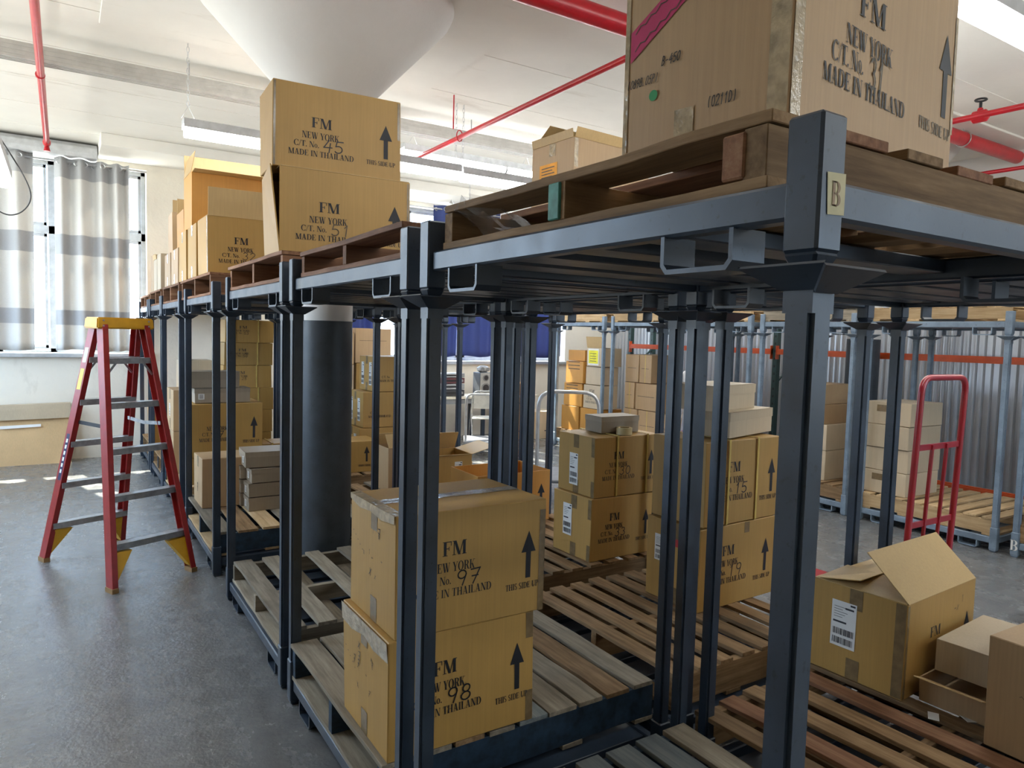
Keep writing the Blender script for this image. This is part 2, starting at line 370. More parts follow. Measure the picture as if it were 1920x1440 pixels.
def _el(cx, cy, rx, ry, a0, a1, n=14): return [(cx+rx*math.cos(math.radians(a0+(a1-a0)*i/n)), cy+ry*math.sin(math.radians(a0+(a1-a0)*i/n))) for i in range(n+1)]
HW = {
 '0': [_el(.3,.5,.26,.5,90,450)], '1': [[(.2,.75),(.36,1),(.33,0)]],
 '2': [_el(.3,.75,.24,.25,170,-40)+[(.04,0),(.6,.04)]],
 '3': [_el(.27,.76,.22,.24,150,-80,9)+_el(.27,.26,.27,.27,80,-150,9)],
 '4': [[(.34,1),(.02,.34),(.6,.38)],[(.46,.75),(.42,-.05)]],
 '5': [[(.58,1),(.14,.97),(.08,.55)]+_el(.28,.3,.28,.3,110,-140,10)],
 '6': [[(.5,1),(.12,.5)]+_el(.3,.25,.24,.25,170,-190)], '7': [[(.04,.95),(.58,1),(.24,0)],[(.14,.5),(.5,.52)]],
 '8': [_el(.3,.75,.2,.24,-90,270)+_el(.3,.25,.26,.26,90,-270)], '9': [_el(.3,.72,.24,.27,0,360)+[(.5,.5),(.38,0)]],
 '(': [_el(.5,.5,.3,.65,130,230,8)], ')': [_el(.1,.5,.3,.65,50,-50,8)], '.': [[(.25,0),(.33,.02)]], '-': [[(.1,.45),(.5,.47)]],
 'B': [[(.1,0),(.12,1)]+_el(.14,.76,.34,.24,80,-90,8)+_el(.14,.26,.4,.27,90,-90,8)],
 'P': [[(.1,-.05),(.12,1)]+_el(.14,.74,.36,.26,80,-90,8)], 'C': [_el(.35,.5,.32,.5,50,310)], 'S': [_el(.3,.75,.22,.25,40,250,8)+_el(.3,.26,.25,.27,100,-140,8)],
 'D': [[(.1,0),(.12,1)]+_el(.12,.5,.45,.5,85,-90,10)], 'x': [[(.05,.1),(.55,.75)],[(.1,.8),(.5,.05)]], '~': [[(0,.4),(.2,.55),(.4,.35),(.6,.5)]], ' ': [],
}
def serif(text, x, y, h, width=None):
    """polygons of a line of serif capitals starting at x,y with cap height h and, if given, total width"""
    L = sum(GL[c][0] for c in text); k = h if not width else width/L; px = x; out = []
    for c in text:
        adv, polys = GL[c]; out += [[(px+u*k, y+v*h) for u, v in p] for p in polys]; px += adv*k
    return out
def strokes(pts, w):
    out = []
    for (x0, y0), (x1, y1) in zip(pts, pts[1:]):
        dx, dy = x1-x0, y1-y0; L = math.hypot(dx, dy) or 1e-6; ex, ey = dx/L*w*.4, dy/L*w*.4; nx, ny = -dy/L*w/2, dx/L*w/2
        out.append([(x0-ex-nx, y0-ey-ny), (x1+ex-nx, y1+ey-ny), (x1+ex+nx, y1+ey+ny), (x0-ex+nx, y0-ey+ny)])
    return out
def hand(text, x, y, h, w=.09, kx=.8, slant=0):
    out = []; px = x
    for c in text:
        for pl in HW[c]: out += strokes([(px+(u*kx+slant*v)*h, y+v*h) for u, v in pl], w*h)
        px += h*.78*kx
    return out
def arrow(x, y, w, h):
    return [[(x-w*.17, y), (x+w*.17, y), (x+w*.17, y+h*.58), (x-w*.17, y+h*.58)], [(x-w/2, y+h*.55), (x+w/2, y+h*.55), (x, y+h)]]

# ------------------------------------------------------------------ cartons
class Carton:
    """a cardboard carton; local frame: x along the front, y to the back, origin at the base centre"""
    def __init__(s, label, pos, w, d, h, yaw=0, mat=None, name='cardboard_carton', cat='box', group=None, corner=True, open_=None, seed=0, warp=.004, bev=.003, lean=0):
        s.w, s.d, s.h = w, d, h; s.mat = mat or C_YEL; rnd = random.Random(seed+int(w*1e4)+int(abs(pos[0])*1e3))
        ya = math.radians(yaw); px, py, pz = pos
        if corner: px += math.cos(ya)*w/2-math.sin(ya)*d/2; py += math.sin(ya)*w/2+math.cos(ya)*d/2
        s.t = thing(name, (px, py, pz), label, cat, group, yaw)
        j = lambda k=1: rnd.uniform(-warp, warp)*k
        x, y = w/2, d/2
        s.c = [Vector(p) for p in [(-x,-y,0),(x,-y,0),(x,y,0),(-x,y,0)]]+[Vector((a+j(), b+j(), h+j(.7))) for a, b in [(-x,-y),(x,-y),(x,y),(-x,y)]]
        c = s.c; s.face = {'F': (c[0],c[1],c[5],c[4]), 'L': (c[3],c[0],c[4],c[7]), 'R': (c[1],c[2],c[6],c[5]), 'T': (c[4],c[5],c[6],c[7]), 'B': (c[2],c[3],c[7],c[6])}
        if lean:
            o_ = Vector((-lean, 0, 0)); s.face['L'] = (c[3], c[0], c[4]+o_+Vector((0, -.01, 0)), c[7]+o_*.2)
        mb = MB()
        if open_ is None:
            mb.hexa(c); mb.build('carton_body', s.mat, s.t, bevel=bev)
        else:
            th = .006
            for k in 'FLRB':
                a, b, cc, dd = s.face[k]; mb.slab(b, a, dd, cc, th)
            mb.slab(c[0], c[1], c[2], c[3], th); mb.build('carton_body', s.mat, s.t, bevel=.0015)
            for k, (ang, ln) in open_.items(): s.flap(k, ang, ln)
    def flap(s, k, ang, ln, mat=None, taper=.0):
        """ang 0 = lying closed over the top, 90 = standing up, 180 = folded out flat"""
        a, b, cc, dd = s.face[k]; o = (s.c[4]+s.c[5]+s.c[6]+s.c[7])/4
        e = (cc-dd).normalized(); mid = (cc+dd)/2; inw = (o-mid); inw -= e*inw.dot(e); inw.z = 0; inw.normalize()
        r = math.radians(ang); v = inw*math.cos(r)*ln+Vector((0,0,math.sin(r)*ln)); t = taper*(cc-dd).length
        MB().slab(dd+e*.004, cc-e*.004, cc-e*(.004+t)+v, dd+e*(.004+t)+v, .004).build('flap', mat or C_IN, s.t, bevel=.001)
    def pt(s, k, x, y, off=.0012):
        a, b, cc, dd = s.face[k]; W_, H_ = (b-a).length, (dd-a).length; u, v = x/W_, y/H_
        n = (b-a).cross(dd-a).normalized(); return (a*(1-u)+b*u)*(1-v)+(dd*(1-u)+cc*u)*v+n*off
    def decal(s, name, k, polys, mat, off=.0012, parent=None, thick=0):
        mb = MB()
        for p in polys:
            mb.add([s.pt(k, x, y, off) for x, y in p], [tuple(range(len(p)))])
        return mb.build(name, mat, parent or s.t)
    def quad(s, name, k, x0, y0, x1, y1, mat, off=.0010, parent=None): return s.decal(name, k, [_R(x0, y0, x1, y1)], mat, off, parent)
    def printed(s, num=None, k='F', ink=None, ns=1.0, up=True, numink=None, lines=(1,1,1,1), sx=1.0, nslant=.1, dv=-.075):
        a, b, cc, dd = s.face[k]; w, h = (b-a).length, s.h; P = []; ink = ink or INK
        if lines[0]: s.decal('printed_initials', k, serif('FM', .285*w, (.70+dv)*h, .12*h, .16*w*sx), ink)
        if lines[1]: P += serif('NEW YORK', .215*w, (.565+dv)*h, .078*h, .285*w*sx)
        if lines[2]: P += serif('C/T. No.', .155*w, (.462+dv)*h, .068*h, .19*w*sx)
        if lines[3]: P += serif('MADE IN THAILAND', .115*w, (.355+dv)*h, .068*h, .50*w*sx)
        if P: s.decal('printed_lettering', k, P, ink)
        if up:
            s.decal('arrow_mark', k, arrow(.875*w, (.355+dv*.5)*h, .105*w, .42*h), ink)
            s.decal('printed_caption', k, serif('THIS SIDE UP', .715*w, (.265+dv*.5)*h, .055*h, .24*w), ink)
        if num: s.decal('handwritten_number', k, hand(num, .375*w, (.435+dv)*h, .115*h*ns, .095, 1.25, nslant), numink or INK_F, .0016)
    def tapes(s, k='L', frac=.5, tw=.055, ln=.085, mat=None, top=True, bot=True):
        a, b, cc, dd = s.face[k]; w = (b-a).length; m = mat or TAPE; x = frac*w
        if top: s.quad('tape', k, x-tw/2, s.h-ln, x+tw/2, s.h-.002, m)
        if bot: s.quad('tape', k, x-tw/2, .002, x+tw/2, ln, m)
    def seam(s, mat=None):
        w, d = s.w, s.d
        s.quad('tape', 'T', .002, d/2-.03, w-.002, d/2+.03, mat or TAPE)
    def edge(s, k='F', side='L', mat=None, wdt=.03, y0=.004, y1=None):
        a, b, cc, dd = s.face[k]; w = (b-a).length; y1 = y1 or s.h-.004
        x = .003 if side == 'L' else w-.003-wdt; s.quad('tape', k, x, y0, x+wdt, y1, mat or TAPE, .0011)
    def strap(s, xs=(.3, .8), k='F'):
        w, h, d = s.w, s.h, s.d
        for f in xs:
            x = f*w; mb = MB(); y0, y1, e = -d/2-.006, d/2+.006, .006; X = -w/2+x
            ps = [(X, y0, .001), (X, y0, h+e), (X, y1, h+e), (X, y1, .001)]
            for p, q in zip(ps, ps[1:]): mb.bar(p, q, .013 if p[1] == q[1] else .013, .003, up=(0,0,1) if p[1] != q[1] else (0,1,0))
            mb.build('strap', STRAP, s.t)
    def ship_label(s, k, x0, y0, w=.10, h=.16):
        o = s.quad('shipping_label', k, x0, y0, x0+w, y0+h, PAPER, .0016); rnd = random.Random(int(x0*1e4)); P = []
        for (ya, yb) in ((.06, .20), (.26, .40)):
            x = .08
            while x < .9:
                t = rnd.choice((.012, .02, .035)); P.append(_R(x0+x*w, y0+ya*h, x0+(x+t)*w, y0+yb*h)); x += t+rnd.choice((.012, .02, .03))
        P.append(_R(x0+.08*w, y0+.52*h, x0+.62*w, y0+.56*h))
        for i in range(5): P.append(_R(x0+.1*w, y0+(.64+.055*i)*h, x0+(.45+.1*(i % 3))*w, y0+(.65+.055*i)*h))
        P.append(_R(x0+.55*w, y0+.84*h, x0+.9*w, y0+.88*h)); P.append(_R(x0+.75*w, y0+.93*h, x0+.95*w, y0+.97*h))
        s.decal('barcode_print', k, P, INK_F, .0022, o)

def small_box(label, pos, w, d, h, yaw=0, lid=.55, mat=None, sticker=None, group=None, corner=True, dark_end=False, name='kraft_box'):
    """a flat kraft box: tray and a lid that covers its upper part"""
    b = Carton(label, pos, w, d, h, yaw, mat or C_GRY, name, 'box', group, corner, warp=.0012, bev=.0015)
    x, y = w/2, d/2; z0 = h*(1-lid)
    mb = MB(); t = .0025
    mb.box(-x-t, -y-t, z0, x+t, -y, h+t); mb.box(-x-t, y, z0, x+t, y+t, h+t); mb.box(-x-t, -y, z0, -x, y, h+t); mb.box(x, -y, z0, x+t, y, h+t); mb.box(-x-t, -y-t, h, x+t, y+t, h+t)
    if lid < .99: mb.build('lid', mat or C_GRY, b.t)
    if sticker:
        k, u = sticker; a, bb, cc, dd = b.face[k]; L = (bb-a).length; s_ = min(h*.55, .05)
        o = b.quad('label_sticker', k, u*L, h*.25, u*L+s_, h*.25+s_, PAPER, .0035)
        b.decal('sticker_print', k, [_R(u*L+.2*s_, h*.25+s_*(.2+.18*i), u*L+.8*s_, h*.25+s_*(.28+.18*i)) for i in range(4)], INK_S, .0042, o)
    return b

# ------------------------------------------------------------------ pallets
def board_mesh(key, L, w, t, axis, mat, seed):
    def mk():
        r = random.Random(seed); mb = MB(); n = 7; vs = []; warp = r.uniform(-.004, .004)
        for i in range(n):
            u = -L/2+L*i/(n-1); jz = r.uniform(-.0018, .0018)+warp*((2*i/(n-1)-1)**2); ja, jb = r.uniform(-.003, .003), r.uniform(-.003, .003)
            for (a, z) in ((-w/2+ja, -t/2), (w/2+jb, -t/2), (w/2+jb, t/2), (-w/2+ja, t/2)):
                vs.append((u, a, z+jz) if axis == 'X' else (a, u, z+jz))
        fs = [(0,1,2,3), tuple((n-1)*4+k for k in (3,2,1,0))]
        for i in range(n-1):
            for k in range(4): fs.append((i*4+k, i*4+(k+1) % 4, i*4+4+(k+1) % 4, i*4+4+k))
        mb.add(vs, fs); return mb.mesh('board', mat, bevel=.0015)
    return cached(('board', key), mk)
def pallet(label, x0, y0, x1, y1, z, h=.13, kind='brown', n=8, bw=.09, skip=(), axis='Y', yaw=0, group=None, end_paint=None, kinds=None, nb=4, sw=.04, name='wooden_pallet', bkind=None, seed=1, offs=None, smat=None):
    """axis = direction the deck boards run; stringers run across them"""
    cx, cy = (x0+x1)/2, (y0+y1)/2; w, d = x1-x0, y1-y0
    t = thing(name, (cx, cy, z), label, 'pallet', group, yaw); rnd = random.Random(seed); bt = .018
    LX = (lambda u, v: (u, v)) if axis == 'Y' else (lambda u, v: (v, u))
    span, length = (w, d) if axis == 'Y' else (d, w); so = 'X' if axis == 'Y' else 'Y'
    for i, f in enumerate((-.5, 0, .5)):
        off = f*(length-sw-.004); p = LX(0, off)
        me = board_mesh((round(span, 3), 'st', kind, so, round(h, 3), i % 2, sw, bool(smat)), span-.012, sw, h-2*bt, so, smat or wood(kind, so), 11+i)
        o = put('stringer', me, t, (p[0], p[1], h/2))
        if end_paint:
            mb = MB(); u0 = -span/2+.004
            for sg in (-1,):
                a, b = sorted((sg*(span/2-.007), sg*(span/2-.001)))
                q = [LX(a, off-sw/2-.001), LX(b, off+sw/2+.001)]
                mb.box(min(q[0][0], q[1][0])-p[0], min(q[0][1], q[1][1])-p[1], -h/2+bt+.003, max(q[0][0], q[1][0])-p[0], max(q[0][1], q[1][1])-p[1], h/2-bt-.003)
            mb.build('painted_end', end_paint, o)
    for i in range(n):
        if i in skip: continue
        f = offs[i] if offs else -span/2+bw/2+(span-bw)*i/(n-1)
        k = kinds[i % len(kinds)] if kinds else kind; ww = bw*rnd.uniform(.88, 1.06)
        me = board_mesh((round(length, 3), round(ww, 3), k, axis, i % 3), length, ww, bt, axis, wood(k, axis), 31+i+seed)
        p = LX(f, 0); put('deck_board', me, t, (p[0], p[1], h-bt/2), (0, 0, rnd.uniform(-.006, .006)))
    for i in range(nb):
        f = -span/2+.05+(span-.1)*i/max(1, nb-1); k = bkind or kind
        me = board_mesh((round(length, 3), .09, k, axis, 'b'), length, .09, bt, axis, wood(k, axis), 77+i)
        p = LX(f, 0); put('bottom_board', me, t, (p[0], p[1], bt/2))
    return t

# ------------------------------------------------------------------ stacking racks
PW, SW = .046, .054
def rack_base(t, x0, y0, x1, y1, z, m, slats=None, loops=('L','R'), lower=False):
    """corner sockets, side beams, fork loops and deck slats of one rack base; z = where its feet stand"""
    cx, cy = (x0+x1)/2, (y0+y1)/2; w, d = x1-x0, y1-y0; bt, bb = z+.118, z+.064
    def sock():
        mb = MB(); s = SW/2
        mb.box(-s, -s, .02, s, s, .2); q = s*.7
        mb.hexa([(-q,-q,0),(q,-q,0),(q,q,0),(-q,q,0),(-s,-s,.02),(s,-s,.02),(s,s,.02),(-s,s,.02)]); return mb.mesh('corner_socket', m, bevel=.004)
    for sx in (-1, 1):
        for sy in (-1, 1): put('corner_socket', cached(('sock', m.name), sock), t, (sx*(w/2-SW/2), sy*(d/2-SW/2), 0))
    bw = .036; hz0, hz1 = .066, .118
    for s in (-1, 1):
        L = d-2*SW; put('side_beam', cached(('bY', round(L,3), m.name), lambda: MB().box(-bw/2, -L/2, hz0, bw/2, L/2, hz1).mesh('side_beam', m, bevel=.005)), t, (s*(w/2-.012-bw/2), 0, 0))
        Lx = w-2*SW; put('side_beam', cached(('bX', round(Lx,3), m.name), lambda: MB().box(-Lx/2, -bw/2, hz0, Lx/2, bw/2, hz1).mesh('side_beam', m, bevel=.005)), t, (0, s*(d/2-.012-bw/2), 0))
    def loop(ax):
        mb = MB(); a, dep, th, lo = .075, .036, .008, .006
        P = [(-a, hz0+.002), (-a, lo+.014), (-a+.012, lo), (a-.012, lo), (a, lo+.014), (a, hz0+.002)]
        for (u0, z0), (u1, z1) in zip(P, P[1:]):
            du, dz = u1-u0, z1-z0; L = math.hypot(du, dz); nu, nz = dz/L*th, -du/L*th
            pts = [(u0, z0), (u1, z1), (u1-nu, z1-nz), (u0-nu, z0-nz)]
            mb.prism(pts, (lambda u, v, k: (k, u, v)) if ax == 'Y' else (lambda u, v, k: (u, k, v)), -dep, dep)
        return mb.mesh('fork_loop', m)
    for s, k in ((-1, 'L'), (1, 'R')):
        if k in loops:
            for q in (-1, 1): put('fork_loop', cached(('loY', m.name), lambda: loop('Y')), t, (s*(w/2-.012-.036), q*(d/2-.222), 0))
    for s, k in ((-1, 'F'), (1, 'B')):
        if k in loops:
            for q in (-1, 1): put('fork_loop', cached(('loX', m.name), lambda: loop('X')), t, (q*(w/2-.27), s*(d/2-.012-.036), 0))
    Lx = w-2*.05
    for f, sw in (slats or [(-.37, .14), (-.22, .14), (-.07, .14), (.08, .14), (.23, .14), (.375, .12)]):
        put('deck_slat', cached(('sl', round(Lx,3), sw, m.name), lambda: MB().box(-Lx/2, -sw/2, hz1-.036, Lx/2, sw/2, hz1-.003).mesh('deck_slat', m, bevel=.003)), t, (0, f*d, 0))
def rack(label, x0, y0, x1, y1, m=None, posts=True, slats=None, cat='storage rack', group=None, z=0, loops=('L','R'), postset=None):
    m = m or STEEL; w, d = x1-x0, y1-y0
    t = thing('stacking_rack', ((x0+x1)/2, (y0+y1)/2, z), label, cat, group)
    rack_base(t, x0, y0, x1, y1, 0, m, slats, loops)
    def post():
        s = PW/2; return MB().box(-s, -s, .12, s, s, 1.7).mesh('post', m, bevel=.007, smooth=True, seg=2)
    def cup():
        mb = MB(); a, b, th = PW/2+.002, .066, .004
        for (sx, sy) in ((1,0),(-1,0),(0,1),(0,-1)):
            if sx: q = [(sx*a, -a, 1.720), (sx*a, a, 1.720), (sx*b, b, 1.749), (sx*b, -b, 1.749)]
            else: q = [(-a, sy*a, 1.720), (a, sy*a, 1.720), (b, sy*b, 1.749), (-b, sy*b, 1.749)]
            mb.slab(*q, th)
        s = PW/2; mb.box(-s, -s, 1.69, s, s, 1.748); return mb.mesh('stacking_cup', m)
    for sx in (-1, 1):
        for sy in (-1, 1):
            if postset and (sx, sy) not in postset: continue
            p = (sx*(w/2-SW/2), sy*(d/2-SW/2), 0)
            put('post', cached(('post', m.name), post), t, p); put('stacking_cup', cached(('cup', m.name), cup), t, p)
    return t
def deck(label, x0, y0, x1, y1, m=None, z=1.75, slats=None, group=None, loops=('L','R')):
    t = thing('stacking_rack', ((x0+x1)/2, (y0+y1)/2, z), label, 'storage rack', group)
    rack_base(t, x0, y0, x1, y1, 0, m or STEEL, slats, loops); return t
# ------------------------------------------------------------------ the room
def wall_x(name, y0, y1, holes, xa, xb, mat, z1=ZC):
    """a wall running along x between y0 and y1 with rectangular holes (x0,x1,z0,z1)"""
    mb = MB(); xs = [xa]
    for (a, b, c, d) in sorted(holes):
        mb.box(xs[-1], y0, 0, a, y1, z1); mb.box(a, y0, 0, b, y1, c); mb.box(a, y0, d, b, y1, z1); xs.append(b)
    mb.box(xs[-1], y0, 0, xb, y1, z1); return struct(mb.build(name, mat))
def wall_y(name, x0, x1, holes, ya, yb, mat, z1=ZC):
    mb = MB(); ys = [ya]
    for (a, b, c, d) in sorted(holes):
        mb.box(x0, ys[-1], 0, x1, a, z1); mb.box(x0, a, 0, x1, b, c); mb.box(x0, a, d, x1, b, z1); ys.append(b)
    mb.box(x0, ys[-1], 0, x1, yb, z1); return struct(mb.build(name, mat))
struct(MB().box(XL-.2, YB-.2, -.1, XR+.2, YW+.35, 0).build('floor', FLOOR))
struct(MB().box(XL-.2, YB-.2, ZC, XR+.2, YW+.35, ZC+.2).build('ceiling', CEIL))
wall_x('wall_far', YW, YW+.35, WIN_FAR, XL-.2, XR+.2, WALLM)
wall_y('wall_left', XL-.2, XL, WIN_LEFT_UNSEEN, YB-.2, YW, WALLM)
wall_x('wall_back', YB-.2, YB, WIN_BACK_ADDED, XL-.2, XR+.2, WALLM)
struct(MB().box(XR, YB, 0, XR+.2, YW, ZC).build('wall_right', WHITEP))
# corrugated sheet lining on the right wall
mb = MB(); n = 1000; ya, yb = YB+.05, YW-.02; vs = []
for i in range(n+1):
    y = ya+(yb-ya)*i/n; ph = (y % .082)/.082; u = max(-1, min(1, 2.2*math.sin(2*math.pi*ph))); x = XR-.03-.016*(1+u)
    vs += [(x, y, 0.02), (x, y, 2.75)]
mb.add(vs, [(2*i, 2*i+1, 2*i+3, 2*i+2) for i in range(n)])
struct(mb.build('trim_1', CORR, smooth=False))
# soffit beams against the far wall, ceiling drop panel around the columns
struct(MB().box(.40, 9.35, 3.665, XR, YW, ZC).build('trim_2', CEIL, bevel=.006))
for i, (cx, cy) in enumerate(((1.505, 4.73), (7.75, 4.73))):
    struct(MB().box(cx-1.25, cy-1.25, ZC-.022, cx+1.25, cy+1.25, ZC).build('trim_%d' % (3+i), CEIL, bevel=.004))
    col = MB().lathe([(.178, 0), (.176, 1.715)], 48).mesh('column_shaft_paint', m_steel('dark_blue_grey_column_paint', (0.040, 0.050, 0.062), .45), smooth=True)
    o = struct(put('column_shaft', col)); o.name = 'trim_%d' % (5+2*i); o.location = (cx, cy, 0)
    cap = MB().lathe([(.176, 1.715), (.178, 3.02), (.20, 3.08), (.27, 3.16), (.34, 3.24), (.60, 3.52), (.80, 3.735), (.82, 3.778)], 64).mesh('column_capital', WHITEP, smooth=True)
    o = struct(put('trim_%d' % (6+2*i), cap)); o.location = (cx, cy, 0)
# ceiling board joints
mb = MB()
for k in range(-3, 12): mb.box(XL, k*.92+.3, ZC-.0035, XR, k*.92+.316, ZC+.001)
struct(mb.build('trim_9', CEIL))

# windows
WN = [0]
def window_x(a, b, c, d, mulls, transom):
    WN[0] += 1; y = YW+.22
    w = thing('window_%d' % WN[0], ((a+b)/2, y, c), None, None); struct(w); X = -(a+b)/2
    mb = MB(); f = .05
    for (p0, p1, q0, q1) in [(a, a+f, c, d), (b-f, b, c, d), (a, b, c, c+f), (a, b, d-f, d), (a, b, transom-.05, transom+.05)]+[(m-.035, m+.035, c, d) for m in mulls]:
        mb.box(p0+X, -.03, q0-c, p1+X, .03, q1-c)
    mb.build('window_frame', FRAME, w, bevel=.004)
    mb = MB(); xs = [a]+mulls+[b]
    for m0, m1 in zip(xs, xs[1:]):
        for (z0, z1) in ((c+f, transom-.05), (transom+.05, d-f)):
            for (p0, p1, q0, q1) in ((m0+.05, m0+.08, z0, z1), (m1-.08, m1-.05, z0, z1), (m0+.05, m1-.05, z0, z0+.035), (m0+.05, m1-.05, z1-.035, z1)):
                mb.box(p0+X, -.015, q0-c, p1+X, .02, q1-c)
    mb.build('window_sash', FRAME, w)
    MB().box(a+X+.02, .004, .02, b+X-.02, .009, d-c-.02).build('window_pane', GLASS, w)
    MB().box(a+X-.05, -.29, -.055, b+X+.05, -.03, -.002).build('window_sill', SILLM, w, bevel=.006)
    return w
window_x(*WIN_FAR[0], [-.62, -.08], 2.78)
window_x(*WIN_FAR[1], [3.6, 4.55, 5.55, 6.65], 2.78)
for (a, b, c, d) in WIN_LEFT_UNSEEN:  # frames and panes of the unseen windows added on the left
    WN[0] += 1; w = struct(thing('window_%d' % WN[0], (XL-.1, (a+b)/2, c), None, None)); L = (b-a)/2; h = d-c; mb = MB()
    for (p0, p1, q0, q1) in ((-L, -L+.05, 0, h), (L-.05, L, 0, h), (-.03, .03, 0, h), (-L, L, 0, .05), (-L, L, h-.05, h), (-L, L, h*.6, h*.6+.06)): mb.box(-.03, p0, q0, .03, p1, q1)
    mb.build('window_frame', FRAME, w); MB().box(-.004, -L, 0, .004, L, h).build('window_pane', GLASS, w)

for (a, b, c, d) in WIN_BACK_ADDED:  # frame and pane of the added fill window
    WN[0] += 1; w = struct(thing('window_%d' % WN[0], ((a+b)/2, YB-.1, c), None, None)); L = (b-a)/2; h = d-c; mb = MB()
    for (p0, p1, q0, q1) in ((-L, -L+.05, 0, h), (L-.05, L, 0, h), (-.03, .03, 0, h), (-L, L, 0, .05), (-L, L, h-.05, h), (-L, L, h*.6, h*.6+.06)): mb.box(p0, -.03, q0, p1, .03, q1)
    mb.build('window_frame', FRAME, w); MB().box(-L, -.004, 0, L, .004, h).build('window_pane', GLASS, w)

# roller shade case over the left window
t = thing('roller_shade_case', (-.46, 10.02, 3.60), 'long white roller shade case above the grey striped curtains', 'blind')
mb = MB(); pr = [(-.13, 0), (-.15, .05), (-.13, .12), (-.06, .17), (.14, .18), (.14, 0)]
mb.prism(pr, lambda u, v, k: (k, u, v), -.85, .85); mb.build('case', HOUSING, t, bevel=.006)
mb = MB().tube([(-.85, 0, -.05), (1.38, 0, -.05)], .014, 10); mb.build('curtain_rod', ALU, t)

# curtains
def curtain(label, xa, xb, z0, z1, mat, folds, amp=.05, y=10.0, seed=0, group=None, grommets=True):
    r = random.Random(seed); n = int((xb-xa)*90); m = 26; vs = []; fs = []; ph = r.uniform(0, 6)
    t = thing('curtain', ((xa+xb)/2, y, z0), label, 'curtain', group); X = (xb-xa)/2; kk = [r.uniform(-.8, .8) for _ in range(6)]
    def yy(u, v):
        p = 2*math.pi*folds*u+ph+.9*math.sin(2*math.pi*u+kk[0])+.25*(1-v)*math.sin(5*u+kk[1])
        return amp*math.sin(p)*(1-.35*(1-v))+.012*math.sin(9*u+3*v+kk[2])
    for k in range(m+1):
        v = k/m
        for i in range(n+1):
            u = i/n; vs.append((-X+2*X*u+.02*(1-v)*math.sin(4*u+kk[3]), yy(u, v), v*(z1-z0)+(.012*math.sin(7*u+kk[4]) if k == 0 else 0)))
    for k in range(m):
        for i in range(n): a = k*(n+1)+i; fs.append((a, a+1, a+n+2, a+n+1))
    me = bpy.data.meshes.new('cloth'); me.from_pydata(vs, [], fs); me.materials.append(mat)
    me.polygons.foreach_set('use_smooth', [True]*len(fs)); o = put('cloth', me, t)
    sm = o.modifiers.new('thickness', 'SOLIDIFY'); sm.thickness = .002
    if grommets:
        for g in range(int(folds*2)):
            u = (g+.5)/(folds*2); c = Vector((-X+2*X*u, yy(u, 1)-.006, z1-z0-.055)); mb = MB()
            mb.tube([c+Vector((.024*math.cos(a), 0, .024*math.sin(a))) for a in [2*math.pi*i/14 for i in range(14)]], .006, 6, True)
            mb.build('grommet', ALU, t)
    return t
G1, G2 = (0.48,0.48,0.49), (0.72,0.70,0.67)
FAB = m_fabric('grey_banded_curtain_cloth', [(0, G2), (.30, G1), (.47, G2), (1.13, G1), (1.36, G2), (2.02, G1)], .20)
NAVY = m_fabric('navy_curtain_cloth', [(0, (0.085,0.11,0.27)), (2.4, (0.10,0.12,0.28))], .35)
curtain('grey curtain with darker bands, at the left edge beside the window gap', -1.15, -.25, 1.34, 3.60, FAB, 3.2, .055, seed=3, group='grey banded curtains')
curtain('grey curtain with darker bands, hanging directly behind the red ladder', -.045, .72, 1.335, 3.59, FAB, 4.3, .06, seed=8, group='grey banded curtains')
for (xa, xb, f, sd, lab) in ((3.05, 3.95, 4, 1, 'navy blue curtain behind the boxes right of the round column'), (4.85, 5.30, 2, 2, 'narrow navy blue curtain left of the wide one, above the hi-fi'),
                             (5.32, 6.02, 3, 5, 'navy blue curtain directly above the tall loudspeaker'), (6.2, 7.35, 4.5, 6, 'wide navy blue curtain nearest the corner stack of cartons')):
    curtain(lab, xa, xb, 1.30, 3.62, NAVY, f, .045, seed=sd, group='navy curtains on the far window')
t = thing('curtain_rod', (5.1, 9.98, 3.56), 'long thin metal rod carrying the navy curtains', 'curtain rod')
MB().tube([(-2.4, 0, 0), (2.4, 0, 0)], .012, 8).build('rod', ALU, t)

